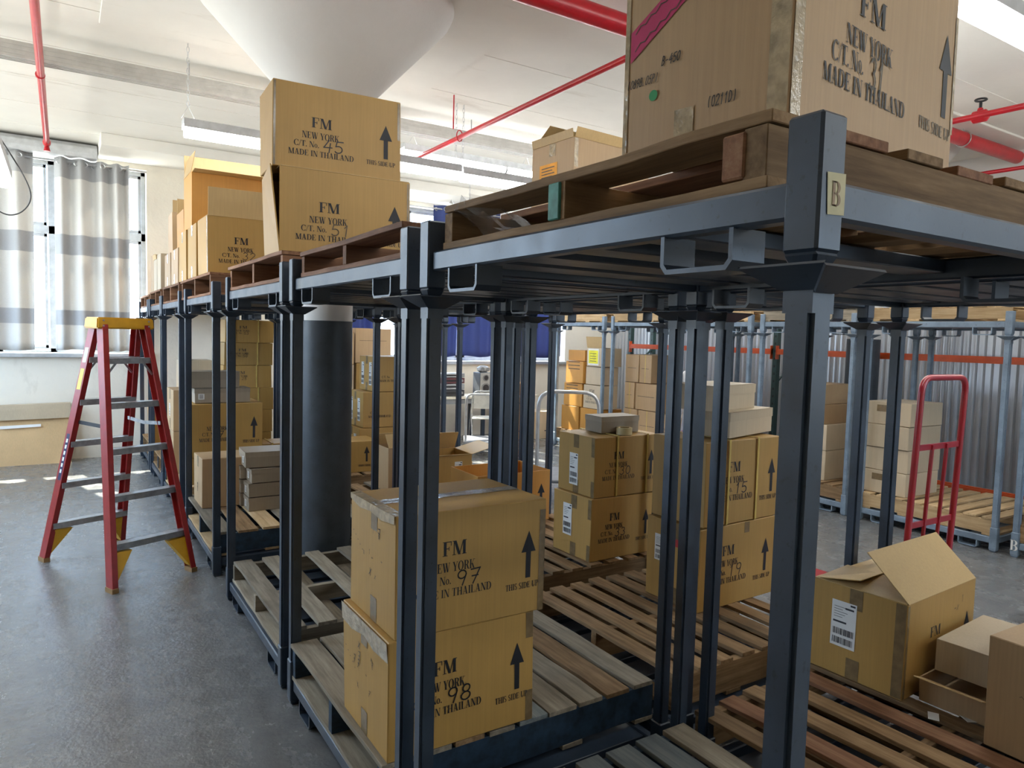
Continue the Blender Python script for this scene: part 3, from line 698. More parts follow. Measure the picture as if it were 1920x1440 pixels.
# ------------------------------------------------------------------ ceiling services
def fixture(label, p, L, along='X', chain=(.05, .95), hooks=False, group='hanging strip lights', z_top=ZC, W=.13):
    """suspended strip light with a lit lens, two chains"""
    t = thing('strip_light', p, label, 'ceiling light', group, 0 if along == 'X' else 90); w = W/2
    mb = MB(); mb.prism([(-w, .0), (-w, .062), (-w*.75, .07), (w*.75, .07), (w, .062), (w, .0), (w-.006, 0), (w-.006, .026), (-w+.006, .026), (-w+.006, 0)], lambda u, v, k: (k, u, v), 0, L)
    mb.build('housing', HOUSING, t)
    pr = [(-w+.008, .024), (-w+.004, -.03), (-w*.6, -.062), (w*.6, -.062), (w-.004, -.03), (w-.008, .024)]; h = L/2
    for x0, x1 in ((.012, h-.008), (h+.008, L-.012)): MB().prism(pr, lambda u, v, k: (k, u, v), x0, x1).build('lit_lens', TUBE, t)
    MB().prism([(-w+.002, .024), (-w, -.032), (-w*.6, -.067), (w*.6, -.067), (w, -.032), (w-.002, .024)], lambda u, v, k: (k, u, v), h-.010, h+.010).build('lens_joint', ALU, t)
    MB().box(.03, -w*.40, .0705, L-.03, w*.40, .074).build('added_uplight', UPL, t)  # glowing strip added on top of the housing to brighten the ceiling
    for f in chain:
        mb = MB(); x = f*L; z = .10; top = z_top-p[2]-.004; i = 0
        mb.tube([(x-.05, 0, .07), (x, 0, .17), (x+.05, 0, .07)], .0025, 5)
        z = .17
        while z < top-.02:
            a = .010; q = [(a*math.cos(k*math.pi/4), .024*math.sin(k*math.pi/4)) for k in range(8)]
            mb.tube([(x+(u if i % 2 == 0 else 0), (0 if i % 2 == 0 else u), z+.02+v) for u, v in q], .0022, 4, True); z += .040; i += 1
        mb.build('hanger_chain', ALU, t)
    return t
fixture('strip light hanging left of the carton numbered 45', (.805, 6.05, 3.165), 2.38, chain=(.016, .985))
fixture('strip light hanging right of the carton numbered 45, nearer of the two there', (3.20, 6.05, 3.155), 2.40, chain=(.01, .95))
fixture('strip light crossing behind the red pipe, farther of the two right of carton 45', (2.95, 6.85, 3.50), 2.44, chain=(.05, .62))
fixture('strip light at the upper right corner beside the big top carton', (3.3, 1.66, 3.16), 2.4)
fixture('strip light end at the left edge in front of the grey curtains', (-.335, 3.5, 2.62), 2.5, 'Y', chain=(.1, .93))
for i, (x, y) in enumerate(((5.9, 6.05), (6.0, 1.66), (.8, 1.66), (1.0, -1.3), (4.0, -1.3), (4.35, 3.9), (4.5, 8.45), (6.6+.35, 8.45), (4.25, 2.9))):  # extra strip lights, added out of view to raise the brightness
    fixture('strip light added to brighten the room, outside the main group', (x, y, 3.16), 2.4 if y != 2.9 else 1.0, group='strip lights added for brightness')
t = thing('power_cord', (-.36, 5.55, 2.60), 'thin dark power cord looping in front of the left grey curtain', 'cord')
P = [at(px, py, y=5.6)-t.location for px, py in ((-6, 250), (14, 280), (40, 322), (56, 356), (56, 378), (42, 396), (22, 403), (2, 398), (-25, 380))]
Q = []
for i in range(len(P)-1):
    a, b, c, d = P[max(i-1, 0)], P[i], P[i+1], P[min(i+2, len(P)-1)]
    for k in range(6): u = k/6; Q.append(.5*(2*b+(c-a)*u+(2*a-5*b+4*c-d)*u*u+(3*b-a-3*c+d)*u**3))
MB().tube(Q+[P[-1]], .0045, 6).build('cord', BLACK, t, smooth=True)

# strut channel across the ceiling
t = thing('strut_channel', (3.4, 6.40, 3.545), 'long grey strut channel crossing under the ceiling', 'conduit')
mb = MB(); pr = [(-.055, .0), (-.055, .115), (.055, .115), (.055, 0)]
for k in range(3): a = .055-.033*k; pr += [(a-.008, 0), (a-.008, .014), (a-.026, .014), (a-.026, 0)] if k < 3 else []
mb.prism(pr, lambda u, v, k: (k, u, v), -5.6, 5.1); mb.build('channel', GREYSTRUT, t, bevel=0)
mb = MB()
for k in range(3): mb.box(-5.6, -.0595, .022+.032*k, 5.1, -.055, .034+.032*k)
mb.build('ribs', GREYSTRUT, t)
for x in (-2.5, 0.1, 2.9): MB().tube([(x, 0, .115), (x, 0, ZC-3.545-.003)], .005, 6).build('drop_rod', ALU_D, t)

# sprinkler pipes
def pipe(name, label, pts, r, extra=None):
    t = thing(name, pts[0], label, 'pipe'); b = Vector(pts[0]); mb = MB().tube([Vector(p)-b for p in pts], r, 18); mb.build('pipe_run', REDP, t, smooth=True)
    for nm, m, fn in (extra or []): q = MB(); fn(q, b); q.build(nm, m, t, smooth=True)
    return t
def fit(q, p, r, h):
    q.lathe([(r*.8, -h/2), (r, -h/2+.005), (r, h/2-.005), (r*.8, h/2)], 16)
def ring(p, axis, r0, r1, L):
    def f(q, b):
        p_ = Vector(p)-b; d = Vector(axis)*L/2; q.tube([p_-d, p_-d*.7, p_+d*.7, p_+d], [r0, r1, r1, r0], 14)
    return f
pipe('sprinkler_pipe', 'thin red sprinkler pipe at the upper left, ending above the grey curtain', [(-.115, -1, 3.50), (-.10, 8.85, 3.50)], .026,
     [('end_cap', REDP, ring((-.10, 8.87, 3.50), (0,1,0), .026, .036, .10)), ('sprinkler_head', REDP, lambda q, b: q.tube([Vector((-.10, 8.90, 3.48))-b, Vector((-.10, 8.90, 3.42))-b], [.02, .032], 10)),
      ('pipe_clamp', REDP, ring((-.107, 6.52, 3.50), (0,1,0), .027, .033, .03))])
pipe('sprinkler_pipe', 'thin red sprinkler pipe crossing the middle of the ceiling', [(3.05, -1, 3.44), (3.10, 7.1, 3.44)], .022,
     [('hanger_rod', REDP, lambda q, b: q.tube([Vector((3.02, 5.86, ZC))-b, Vector((3.02, 5.86, 3.50))-b], .006, 6)),
      ('hanger_ring', REDP, lambda q, b: q.tube([Vector((3.085+.03*math.cos(a), 5.86, 3.45+.05*math.sin(a)))-b for a in [i*math.pi/6 for i in range(12)]], .005, 6, True))])
pipe('sprinkler_main', 'thick red sprinkler main pipe running behind the big top carton', [(-2.6, 3.66, 3.68), (8.6, 3.66, 3.68)], .066,
     [('hanger_ring', ALU_D, lambda q, b: q.tube([Vector((7.46, 3.66+.074*math.cos(a), 3.68+.074*math.sin(a)))-b for a in [i*math.pi/10 for i in range(20)]], .006, 6, True)),
      ('hanger_rod', ALU_D, lambda q, b: q.tube([Vector((7.46, 3.66, 3.75))-b, Vector((7.46, 3.66, ZC))-b], .004, 6))])
pipe('sprinkler_pipe', 'thin red pipe with a black valve wheel at the right edge', [(6.20, 4.6, 3.515), (6.34, -1, 3.49)], .024,
     [('valve_body', REDP, ring((6.275, 2.96, 3.51), (0.02,-1,0), .026, .048, .13)),
      ('valve_stem', BLACK, lambda q, b: q.tube([Vector((6.275, 2.96, 3.54))-b, Vector((6.275, 2.96, 3.63))-b], .012, 8)),
      ('valve_wheel', BLACK, lambda q, b: q.tube([Vector((6.275+.04*math.cos(a), 2.96+.04*math.sin(a), 3.64))-b for a in [i*math.pi/6 for i in range(12)]], .008, 6, True)),
      ('valve_neck', REDP, lambda q, b: q.tube([Vector((6.275, 2.96, 3.52))-b, Vector((6.275, 2.96, 3.575))-b], [.034, .018], 10))])
pipe('sprinkler_pipe', 'thin red pipe far right, low behind the top pallet edge', [(7.9, 4.4, 3.42), (8.1, 0.6, 3.42)], .02)
# ------------------------------------------------------------------ racks
ROWA, ROWB, ROWC = 'stacking racks of the near row by the ladder aisle', 'stacking racks of the middle row', 'pale racks along the corrugated wall'
few = [(-.17, .10), (.02, .10), (.20, .13), (.36, .13)]
A = [(.825, .575, 1.895, 1.785), (.825, 1.865, 1.94, 3.10), (.825, 3.21, 1.975, 4.50), (.825, 4.93, 1.985, 6.20), (.825, 6.50, 1.985, 7.78), (.825, 7.83, 1.985, 8.90), (.825, 9.04, 1.985, 10.10)]
AL = ['nearest to the camera, with the blue-grey pallet', 'holding cartons 97 and 98', 'holding the broken pallet, before the column', 'past the round column, holding a tan carton and kraft boxes',
      'behind the ladder leg, holding a big arrow carton', 'holding the tower of four strapped cartons', 'farthest along the aisle, against the window wall']
AU = ['with a B sticker, carrying big carton 31', 'carrying the broken pallet right of carton 51', 'carrying cartons 51 and 45', 'carrying the open carton 32', 'carrying the narrow pale cartons', 'carrying worn cartons near the curtain', 'last one before the window wall, empty side']
for i, (x0, y0, x1, y1) in enumerate(A):
    rack('dark steel rack '+AL[i], x0, y0, x1, y1, group=ROWA)
    dk = deck('dark rack base stacked on top, '+AU[i], x0, y0, x1, y1, slats=few if i == 0 else None, group='rack bases stacked on the near row')
    if i == 0: DECK1 = dk
B = [(1.955, .575, 3.12, 1.757), (2.015, 1.865, 3.13, 3.07), (2.05, 3.215, 3.19, 4.45), (2.10, 4.93, 3.29, 6.13), (2.10, 6.40, 3.29, 7.60)]
BLb = ['nearest on the right, holding the open carton', 'holding cartons 15 and 19', 'holding cartons 30 and 33', 'holding the open cartons with flaps up', 'holding the labelled stack right of the column']
BU = ['nearest on the right', 'above cartons 15 and 19', 'above cartons 30 and 33', 'above the open cartons with flaps up', 'above the labelled stack right of the column']
for i, (x0, y0, x1, y1) in enumerate(B):
    rack('dark steel middle row rack '+BLb[i], x0, y0, x1, y1, group=ROWB)
    deck('dark steel middle row upper base '+BU[i], x0, y0, x1, y1, group='rack bases stacked on the middle row')
Cx = (6.35, 7.5)
Cy = [(1.38, 2.55), (2.65, 3.86), (3.96, 5.06), (5.17, 6.30), (6.35, 7.52), (7.66, 8.80)]
CL = ['at the right edge, holding a blue sack', 'behind the red cart, holding four flat boxes', 'holding plain boxes left of the flat four', 'with pale posts beside the green upright', 'holding the plain tan cartons', 'in the far corner holding orange-lit cartons']
for i, (y0, y1) in enumerate(Cy):
    rk = rack('pale blue-grey rack '+CL[i], Cx[0], y0, Cx[1], y1, STEEL_L, group=ROWC)
    if i == 0: RACKC1 = rk
    deck('pale upper base on the rack '+CL[i], Cx[0], y0, Cx[1], y1, STEEL_L, group='upper bases along the corrugated wall')

# ------------------------------------------------------------------ pallets on the rack bases
LO, UP = .119, 1.869
pallet('blue-grey wooden pallet in the nearest rack, bottom of the photo', .86, .62, 1.86, 1.73, LO, .165, 'blue', 8, .098, kinds=['blue', 'blue', 'blue', 'grey'], smat=BLUE_PAINT, seed=3, group='pallets in the near row')
pallet('worn grey pallet with blue stringer ends under cartons 97 and 98', .83, 2.02, 2.0, 3.05, LO, .165, 'grey', 9, .115, kinds=['grey', 'grey', 'brown', 'grey', 'blue'], smat=BLUE_PAINT, seed=5, group='pallets in the near row')
pallet('broken grey-brown pallet with wide gaps, left of cartons 97 and 98', .85, 3.30, 1.90, 4.44, LO, .125, 'grey', 6, .10, skip=(), seed=6, group='pallets in the near row', offs=[-.46, -.30, -.04, .17, .36, .47])
pallet('wooden pallet with blue blocks under the tan carton and flat kraft boxes', .84, 4.98, 1.93, 6.22, LO, .165, 'pale', 7, .13, kinds=['grey', 'brown', 'pale'], smat=BLUE_PAINT, seed=7, group='pallets in the near row')
pallet('wooden pallet under the big arrow carton behind the ladder', .85, 6.55, 1.93, 7.72, LO, .165, 'pale', 7, .12, end_paint=BLUE_PAINT, seed=8, group='pallets in the near row')
pallet('wooden pallet under the strapped carton tower', .85, 7.88, 1.93, 8.86, LO, .165, 'brown', 7, .12, end_paint=BLUE_PAINT, seed=9, group='pallets in the near row')
pallet('wooden pallet under the orange-lit carton by the window wall', .85, 9.08, 1.93, 10.06, LO, .165, 'brown', 7, .12, seed=10, group='pallets in the near row')
pallet('reddish brown slatted pallet under the open carton at right', 1.99, .66, 3.08, 1.80, LO, .165, 'brown', 8, .085, kinds=['brown', 'red', 'brown'], seed=11, yaw=3, group='pallets in the middle row')
pallet('slatted brown pallet under cartons 15 and 19', 2.10, 2.0, 3.12, 3.08, LO, .165, 'brown', 8, .085, seed=12, group='pallets in the middle row')
pallet('notched brown pallet under cartons 30 and 33', 2.10, 3.27, 3.20, 4.42, LO, .165, 'brown', 8, .09, seed=13, group='pallets in the middle row')
pallet('brown pallet under the open cartons with raised flaps', 2.14, 5.0, 3.24, 6.1, LO, .165, 'brown', 7, .11, kinds=['brown', 'grey'], seed=14, group='pallets in the middle row')
pallet('brown pallet under the carton with an arrow, right of the column', 2.14, 6.45, 3.24, 7.55, LO, .165, 'brown', 7, .12, seed=15, group='pallets in the middle row')
# upper level
p31 = pallet('weathered brown pallet under the big carton 31', .85, .68, 1.86, 1.70, UP, .112, 'brown', 6, .125, seed=21, sw=.045, kinds=['brown', 'red'], group='pallets on top of the near row')
mb = MB(); mb.box(-.503, -.468, .022, -.36, -.425, .090); o = mb.build('repair_block', wood('red', 'X'), p31, bevel=.003)
mb = MB(); mb.box(-.505, -.008, .019, -.40, .030, .093); o = mb.build('green_painted_block', GREEN_PAINT, p31, bevel=.002)
o['label'] = 'green painted block end'
pallet('splintered brown pallet on top, between carton 51 and the wrapped pallet', .85, 1.95, 1.88, 3.02, UP, .105, 'red', 6, .13, skip=(1,), seed=22, group='pallets on top of the near row')
pallet('brown pallet on top under carton 51', .84, 3.28, 1.90, 4.46, UP, .135, 'red', 7, .13, seed=23, group='pallets on top of the near row')
pallet('brown pallet on top under the open carton 32', .84, 5.12, 1.90, 6.46, UP, .155, 'red', 7, .13, seed=24, group='pallets on top of the near row')
pallet('brown pallet on top under the narrow pale cartons', .84, 6.64, 1.90, 7.76, UP, .155, 'red', 7, .13, seed=25, group='pallets on top of the near row')
pallet('brown pallet on top nearest the curtain', .84, 7.92, 1.90, 8.94, UP, .155, 'red', 7, .13, seed=26, group='pallets on top of the near row')
pallet('brown pallet on top of the last rack by the window wall', .84, 9.06, 1.90, 10.06, UP, .14, 'red', 7, .13, seed=27, group='pallets on top of the near row')
for i, (x0, y0, x1, y1) in enumerate(B[:4]):
    pallet('brown pallet on the middle row top '+['nearest on the right, just beside carton 31', 'above cartons 15 and 19', 'under the carton with an orange label', 'above the open cartons with flaps up'][i], x0+.02, y0+.04, x1-.02, y1-.02, UP, .125, 'red' if i else 'brown', 7, .11, seed=31+i, group='pallets on top of the middle row')
for i, (y0, y1) in enumerate(Cy):
    k = 'pale' if i != 2 else 'grey'
    pallet('pale pallet lying on the upper base of the '+['right edge rack', 'rack behind the red cart', 'rack left of the red cart', 'rack beside the green upright', 'rack holding plain tan cartons', 'far corner rack'][i], 6.37, y0+.02, 7.46, y1-.02, UP, .13, k, 7, .12, axis='X', seed=41+i, group='pallets on top along the corrugated wall')
    pallet('pale slatted pallet at the bottom of the '+['right edge rack', 'rack behind the red cart', 'rack left of the red cart', 'rack beside the green upright', 'rack holding plain tan cartons', 'far corner rack'][i], 6.38, y0+.03, 7.46, y1-.03, LO, .15, 'pale' if i in (1, 4) else 'brown', 8, .10, axis='X', seed=51+i, group='pallets at the bottom along the corrugated wall')

# ------------------------------------------------------------------ cartons, upper level of the near row
UA = UP
b = Carton('big tan carton numbered 31 with a pink tape strip, on the nearest top pallet', (.925, .705, UA+.113), .625, .33, .42, 7.0, C_TAN, seed=1, warp=.003)
PINK = plain('pink_paper_tape', (0.50, 0.03, 0.12), .6); GRN = plain('green_dot_sticker', (0.03, 0.33, 0.10), .5)
w, h = b.w, .36
P = serif('NEW YORK', .26*w, .160, .031, .275*w)+serif('C/T. No.', .19*w, .1225, .031, .175*w)+serif('MADE IN THAILAND', .15*w, .085, .028, .485*w)
INK31 = plain('bluish_grey_ink', (0.055, 0.055, 0.06), .6)
b.decal('printed_initials', 'F', serif('FM', .325*w, .215, .042, .16*w), INK31); b.decal('printed_lettering', 'F', P, INK31); b.decal('handwritten_number', 'F', hand('31', .40*w, .108, .050, .09, .75, .05), plain('grey_pencil', (.13, .11, .085), .6), .0018)
b.decal('arrow_mark', 'F', arrow(.92*w, .125, .10*w, .16), INK31)
b.decal('printed_caption', 'F', serif('THIS SIDE UP', .735*w, .085, .022, .25*w), plain('pale_ink', (.15, .125, .085), .6))
d = b.d
b.decal('pink_tape', 'L', [[(.014, .168), (.014, .222), (.20, .330), (.20, .285)]], PINK, .0016)
P = []
for i in range(2): P += strokes([(.025+.011*k, .190+.03*i+.0105*k*.57+(.003 if k % 2 else -.003)) for k in range(12-3*i)], .0020)
b.decal('tape_scrawl', 'L', P, INK_S, .0022)
HK = plain('dark_marker_on_box', (.05, .045, .04), .6)
for q in (hand('(0898.05P)', .008, .122, .0145, .1, .62, .25), hand('B-450', .085, .146, .0150, .12, .70, .2), hand('15', .215, .215, .013, .1, .8, .2), hand('PCS', .262, .238, .015, .1, .8, .2), hand('(0211D)', .185, .052, .017, .1, .6, .1)):
    b.decal('handwriting', 'L', q, HK, .0018)
b.decal('green_sticker', 'L', [[(.070+.0095*math.cos(k*math.pi/10), .099+.0095*math.sin(k*math.pi/10)) for k in range(20)]], GRN, .002)
b.quad('tape', 'L', .118, .003, .158, .062, TAPE_C, .0016); b.quad('tape', 'L', d-.036, .003, d-.002, .215, TAPE_C, .0016); b.quad('tape', 'F', .002, .003, .030, .215, TAPE_C, .0016); b.quad('tape', 'L', .001, .002, .011, .42, TAPE_C, .0016)
b.quad('tape', 'F', b.w-.012, .10, b.w-.001, .33, TAPE_C, .0016); b.seam()

b = Carton('carton numbered 51 with a torn left corner, under carton 45', (.845, 3.345, UA+.137), .63, .36, .385, -3, seed=2, open_={'B': (2, .17)}, warp=.004, lean=.045)
b.printed('51', ns=1.15, numink=INK_S, dv=-.19); b.edge('F', 'R', TAPE, .012); b.flap('F', 2, .17)
b = Carton('carton numbered 45, topmost of the two near the column capital', (.820, 3.375, UA+.137+.391), .615, .30, .385, -3, seed=3)
b.printed('45', ns=1.2, dv=-.19); b.edge('F', 'R', TAPE, .014, .2); b.edge('F', 'L', TAPE, .010)
b = Carton('open carton numbered 32 with its front flap standing up', (.845, 5.22, UA+.156), .60, .40, .385, 0, open_={'F': (93, .19), 'L': (8, .15)}, seed=4)
b.printed('32', ns=1.1, numink=INK_S, dv=-.17); b.edge('L', 'R', TAPE_C, .02)
for i, (y, lab) in enumerate(((5.72, 'carton directly behind carton 32, second in its row'), (6.22, 'carton third in the row behind carton 32'))):
    b = Carton(lab, (.845, y, UA+.156), .60, .40, .395, 0, C_YEL, seed=5+i, group='cartons in a row behind carton 32'); b.tapes('L', .5, mat=TAPE_C); b.printed(None, lines=(0,0,0,0))
b = Carton('tall open carton with raised flaps, stacked behind carton 32', (.86, 6.02, UA+.156+.402), .66, .40, .42, 0, C_ORG, open_={'B': (95, .20), 'L': (80, .16), 'R': (150, .18), 'F': (178, .12)}, seed=8)
for i, (y, dd, hh, lab) in enumerate(((6.70, .42, .30, 'pale-sided carton right behind the tall open one'), (7.18, .42, .30, 'pale-sided carton second behind the tall open one'))):
    b = Carton(lab, (.845, y, UA+.156), .55, dd, hh, 0, C_TAN, seed=9+i, group='narrow pale cartons in a row'); b.tapes('L', .5, mat=TAPE_C)
b = Carton('orange-lit open carton stacked over the narrow pale cartons', (.93, 6.95, UA+.156+.308), .55, .45, .36, 0, C_ORG, open_={'B': (88, .15), 'F': (165, .16)}, seed=11)
for i, (y, dd, hh, lab) in enumerate(((7.98, .30, .36, 'worn carton nearest in the short row by the curtain'), (8.32, .28, .33, 'worn carton in the middle of the short row by the curtain'), (8.63, .26, .40, 'tallest worn carton at the end of the short row by the curtain'))):
    Carton(lab, (.85, y, UA+.156), .50, dd, hh, 0, (C_PALE, C_PALE, C_TAN)[i], seed=12+i, group='worn cartons near the curtain', open_={'L': (100, .05)} if i == 1 else None)
b = Carton('brown carton with a darker folded top, against the curtain edge', (.97, 8.05, UA+.156+.37), .50, .35, .42, 0, C_TAN, open_={'F': (92, .12)}, seed=15)
b = Carton('orange-lit carton on the last top pallet by the window wall', (.95, 9.3, UA+.142), .5, .4, .42, 0, C_ORG, seed=16)
# on the middle row top
b = Carton('worn tan carton with an orange label behind the wrapped pallet', (2.56, 3.42, UA+.127), .64, .40, .83, 4, C_TAN, open_={'L': (100, .05), 'F': (110, .06), 'R': (110, .1), 'B': (35, .2)}, seed=17)
ORL = plain('orange_label', (0.85, 0.36, 0.03), .6); o = b.quad('orange_label', 'L', .08, .60, .25, .71, ORL, .0016)
b.decal('label_print', 'L', [_R(.10, .612+.018*i, .225-.02*(i % 2), .618+.018*i) for i in range(5)], INK_S, .0024, o); b.quad('tape', 'L', .17, .75, .23, .825, TAPE_C, .0016)
b.edge('F', 'L', TAPE_C, .03, .66)
b = Carton('carton with an arrow seen through the gap under carton 31', (2.55, 2.40, UA+.127), .46, .40, .40, 0, C_YEL, seed=18); b.printed(None, lines=(0,0,0,0))

# ------------------------------------------------------------------ cartons, lower level
LA = LO+.166
def scrawl(b, seed, x0=.10, y0=.12, s=1.5):
    r = random.Random(seed); P = []
    for i in range(9):
        x, y = x0+r.uniform(0, .18), y0+r.uniform(0, .17); P += hand(r.choice('x~7x1x'), x, y, .018*s*r.uniform(.6, 1.3), .09, .8, r.uniform(-.4, .4))
    for i in range(5): P += hand('~', .03+.022*i, y0+.12-.012*i, .014, .12, .8, -.3)
    b.decal('marker_scribbles', 'L', P, INK_F, .0020)
b = Carton('carton numbered 98, lower of the two taped cartons on the nearest full pallet', (.852, 2.02, LA), .555, .405, .395, 0, C_YEL, seed=21, warp=.007)
b.printed('98', ns=1.15, numink=INK); b.tapes('L', .5, mat=TAPE); scrawl(b, 4); b.edge('F', 'R', TAPE, .03, .0, .11); b.edge('F', 'R', TAPE, .03, .3)
mb = MB(); mb.add([b.pt('L', x, y, .004+.004*math.sin(x*90)) for x, y in ((0,.335),(.1,.33),(.2,.345),(.3,.335),(.40,.33))]+[b.pt('L', x, .397, .006) for x in (0,.1,.2,.3,.40)], [(i, i+1, i+6, i+5) for i in range(4)])
mb.build('crumpled_clear_tape', TAPE_C, b.t, smooth=True)
t98 = b.h
b = Carton('carton numbered 97, upper of the two taped cartons on the nearest full pallet', (.868, 2.012, LA+.399), .565, .405, .395, 0, C_YEL, seed=22, warp=.004)
b.printed('97', ns=1.1, numink=INK); b.tapes('L', .55, mat=TAPE); scrawl(b, 9, .12, .14); b.seam(TAPE_C); b.edge('F', 'R', TAPE, .024, .0, .36)
mb = MB(); mb.add([b.pt('L', x, y, .003+.004*math.sin(x*70)) for x, y in ((0,.375),(.1,.36),(.2,.37),(.3,.36),(.40,.37))]+[b.pt('L', x, .394, .004) for x in (0,.1,.2,.3,.40)]+[b.pt('T', .03, y, .003) for y in (.40,.3,.2,.1,.0)], [(i, i+1, i+6, i+5) for i in range(4)]+[(5+i, 6+i, 11+i, 10+i) for i in range(4)])
mb.build('crumpled_clear_tape', TAPE_C, b.t, smooth=True)
b.decal('top_gap', 'T', [_R(.0, b.d/2-.003, .30, b.d/2+.001)], INK_F, .0016)

b = Carton('carton numbered 19, lower one beneath the strapped carton 15', (2.668, 2.42, LA), .60, .36, .425, 2, C_YEL, seed=23)
b.printed('19', ns=1.2, numink=INK_S); b.tapes('L', .6); b.ship_label('L', .06, .20, .09, .14); b.quad('red_sticker', 'L', .20, .30, .24, .34, plain('red_sticker', (.5, .03, .03), .5), .0016); b.quad('tape', 'F', .34, .365, .38, .422, TAPE)
b = Carton('strapped carton numbered 15 under two plain grey-brown boxes', (2.69, 2.42, LA+.43), .60, .36, .43, 2, C_YEL, seed=24)
b.printed('15', ns=1.1, numink=INK_F); b.strap((.28, .66))
small_box('plain grey-brown box, lower of the two on carton 15', (2.87, 2.44, LA+.87), .50, .26, .13, 14, .35, C_PALE, group='plain boxes on carton 15')
small_box('plain grey-brown box, upper of the two on carton 15', (2.81, 2.50, LA+1.003), .44, .26, .13, 12, .35, C_PALE, group='plain boxes on carton 15')

b = Carton('carton numbered 33 with a shipping label, beneath carton 30', (2.693, 3.311, LA), .52, .37, .385, 1, C_YEL, seed=25)
b.printed('33', ns=1.1); b.tapes('L', .55); b.ship_label('L', .10, .12, .085, .20); b.edge('L', 'R', TAPE, .03, .26); b.edge('L', 'R', TAPE, .03, 0, .1)
b = Carton('strapped carton numbered 30 with a shipping label, above carton 33', (2.715, 3.315, LA+.39), .52, .37, .372, 0, C_YEL, seed=26)
b.printed('30', ns=1.15); b.strap((.33, .80)); b.tapes('L', .5); b.ship_label('L', .12, .05, .085, .20); b.edge('L', 'R', TAPE, .03, .25); b.edge('L', 'R', TAPE, .03, 0, .1)
small_box('small grey kraft box lying on carton 30', (2.85, 3.43, LA+.39+.379), .30, .17, .10, -2, .30, C_GRY)
t = thing('tape_roll', (2.99, 3.375, LA+.39+.373), 'roll of yellowish packing tape lying on carton 30', 'tape roll')
mb = MB(); mb.lathe([(.036, 0), (.05, 0), (.05, .044), (.036, .044), (.036, 0)], 28); mb.build('tape_layers', plain('pale_tape_roll', (.62, .50, .26), .35), t, smooth=True)
MB().lathe([(.032, 0), (.0355, 0), (.0355, .044), (.032, .044), (.032, 0)], 28).build('core', C_IN, t, smooth=True)

b = Carton('orange open carton with an arrow, between the posts and carton 33', (2.45, 4.27, LA), .62, .42, .375, 0, C_ORG, open_={}, seed=27)
b.printed(None, lines=(0,0,0,0))
# right-hand open carton, its neighbours
b = Carton('open ochre carton with a shipping label on the reddish pallet at right', (2.712, 1.416, LA), .60, .385, .375, 3, C_YEL, open_={'B': (12, .20)}, seed=28)
b.flap('F', 43, .235); b.flap('L', 11, .18, taper=.10); b.ship_label('L', .085, .12, .105, .19); b.tapes('L', .48); b.edge('L', 'R', TAPE, .04); b.edge('F', 'L', TAPE, .015)
b.decal('printed_lettering', 'F', serif('FM', .20, .205, .042, .09), INK); b.decal('marker_scribbles', 'F', hand('~x', .40, .27, .03, .08, 1, .3)+hand('1', .47, .30, .03), INK_S); b.decal('arrow_mark', 'F', arrow(.53, .12, .05, .13), INK)
small_box('grey-brown box resting on a box edge beside the open ochre carton', (2.885, 1.16, LA+.105), .44, .22, .125, 4, .999, C_PALE, group='flat boxes beside the open carton')
b = Carton('low dark open box beneath the grey-brown box beside the open ochre carton', (2.80, 1.15, LA), .42, .24, .095, 3, C_TAN, open_={'L': (160, .06)}, seed=29, group='flat boxes beside the open carton')
b = Carton('plain brown carton cut off by the right edge of the photo', (2.672, .60, LA), .36, .51, .385, 0, C_TAN, seed=30); b.decal('rubbed_marks', 'L', hand('~x~', .1, .2, .03, .06, 1)+hand('x~', .12, .14, .03, .06, 1), INK_S)
for i, (x, y) in enumerate(((2.70, 1.31), (2.80, 1.24))):
    tag(MB().box(-.03, -.018, 0, .03, .018, .0012).build('paper_slip', PAPER, None, loc=(x, y-.02, LA+.004), rot=(0, 0, .5+.5*i)), 'small white paper slip on the reddish pallet, '+['beside the open carton base', 'farther right of the two'][i], 'paper', 'paper slips on the reddish pallet')
# past the column, near row
b = Carton('plain tan carton on the pallet just past the column, torn at its base', (.877, 5.70, LA), .46, .37, .375, 0, C_TAN, seed=31); b.tapes('L', .5, mat=TAPE_C, bot=False); b.decal('torn_patch', 'L', hand('7', .16, .10, .06, .22, .7), INK_S); b.edge('F', 'R', TAPE, .04, 0, .1)
sb = 'flat grey kraft boxes stacked past the column'
for lv in range(3):
    small_box('flat grey kraft box, %s in the front column of the stack' % ('bottom', 'middle', 'top')[lv], (1.165+.02*(lv == 2), 5.46, LA+.106*lv), .36, .17, .100, 0, .3, C_GRY, ('L', .3), sb)
    small_box('flat grey kraft box, %s in the rear column of the stack' % ('bottom', 'middle', 'top')[lv], (1.145, 5.655, LA+.106*lv), .36, .17, .100, 0, .3, C_GRY, ('L', .2), sb)
small_box('flat grey kraft box with a label, lying across the top of the kraft stack', (1.15, 5.50, LA+.322), .40, .30, .115, -3, .3, C_GRY, ('L', .62), sb)
b = Carton('carton numbered 25 beneath the big arrow carton behind the ladder', (.93, 6.62, LA), .62, .45, .235, 0, C_YEL, seed=32); b.printed('25', up=False, lines=(0,1,1,0), sx=1); b.strap((.1,))
b = Carton('big carton with an arrow and faded lettering behind the ladder', (.925, 6.60, LA+.242), .60, .46, .46, 0, C_YEL, seed=33); b.printed('7', ink=INK_F, lines=(0,1,1,1)); b.tapes('R')
small_box('grey box with a white sticker, lower of the two on the big arrow carton', (.97, 6.66, LA+.706), .46, .24, .125, 0, .3, C_GRY, ('F', .06), 'grey boxes on the big arrow carton')
small_box('grey lidded box, upper of the two on the big arrow carton', (.93, 6.70, LA+.836), .42, .24, .14, 2, .5, C_GRY, None, 'grey boxes on the big arrow carton')
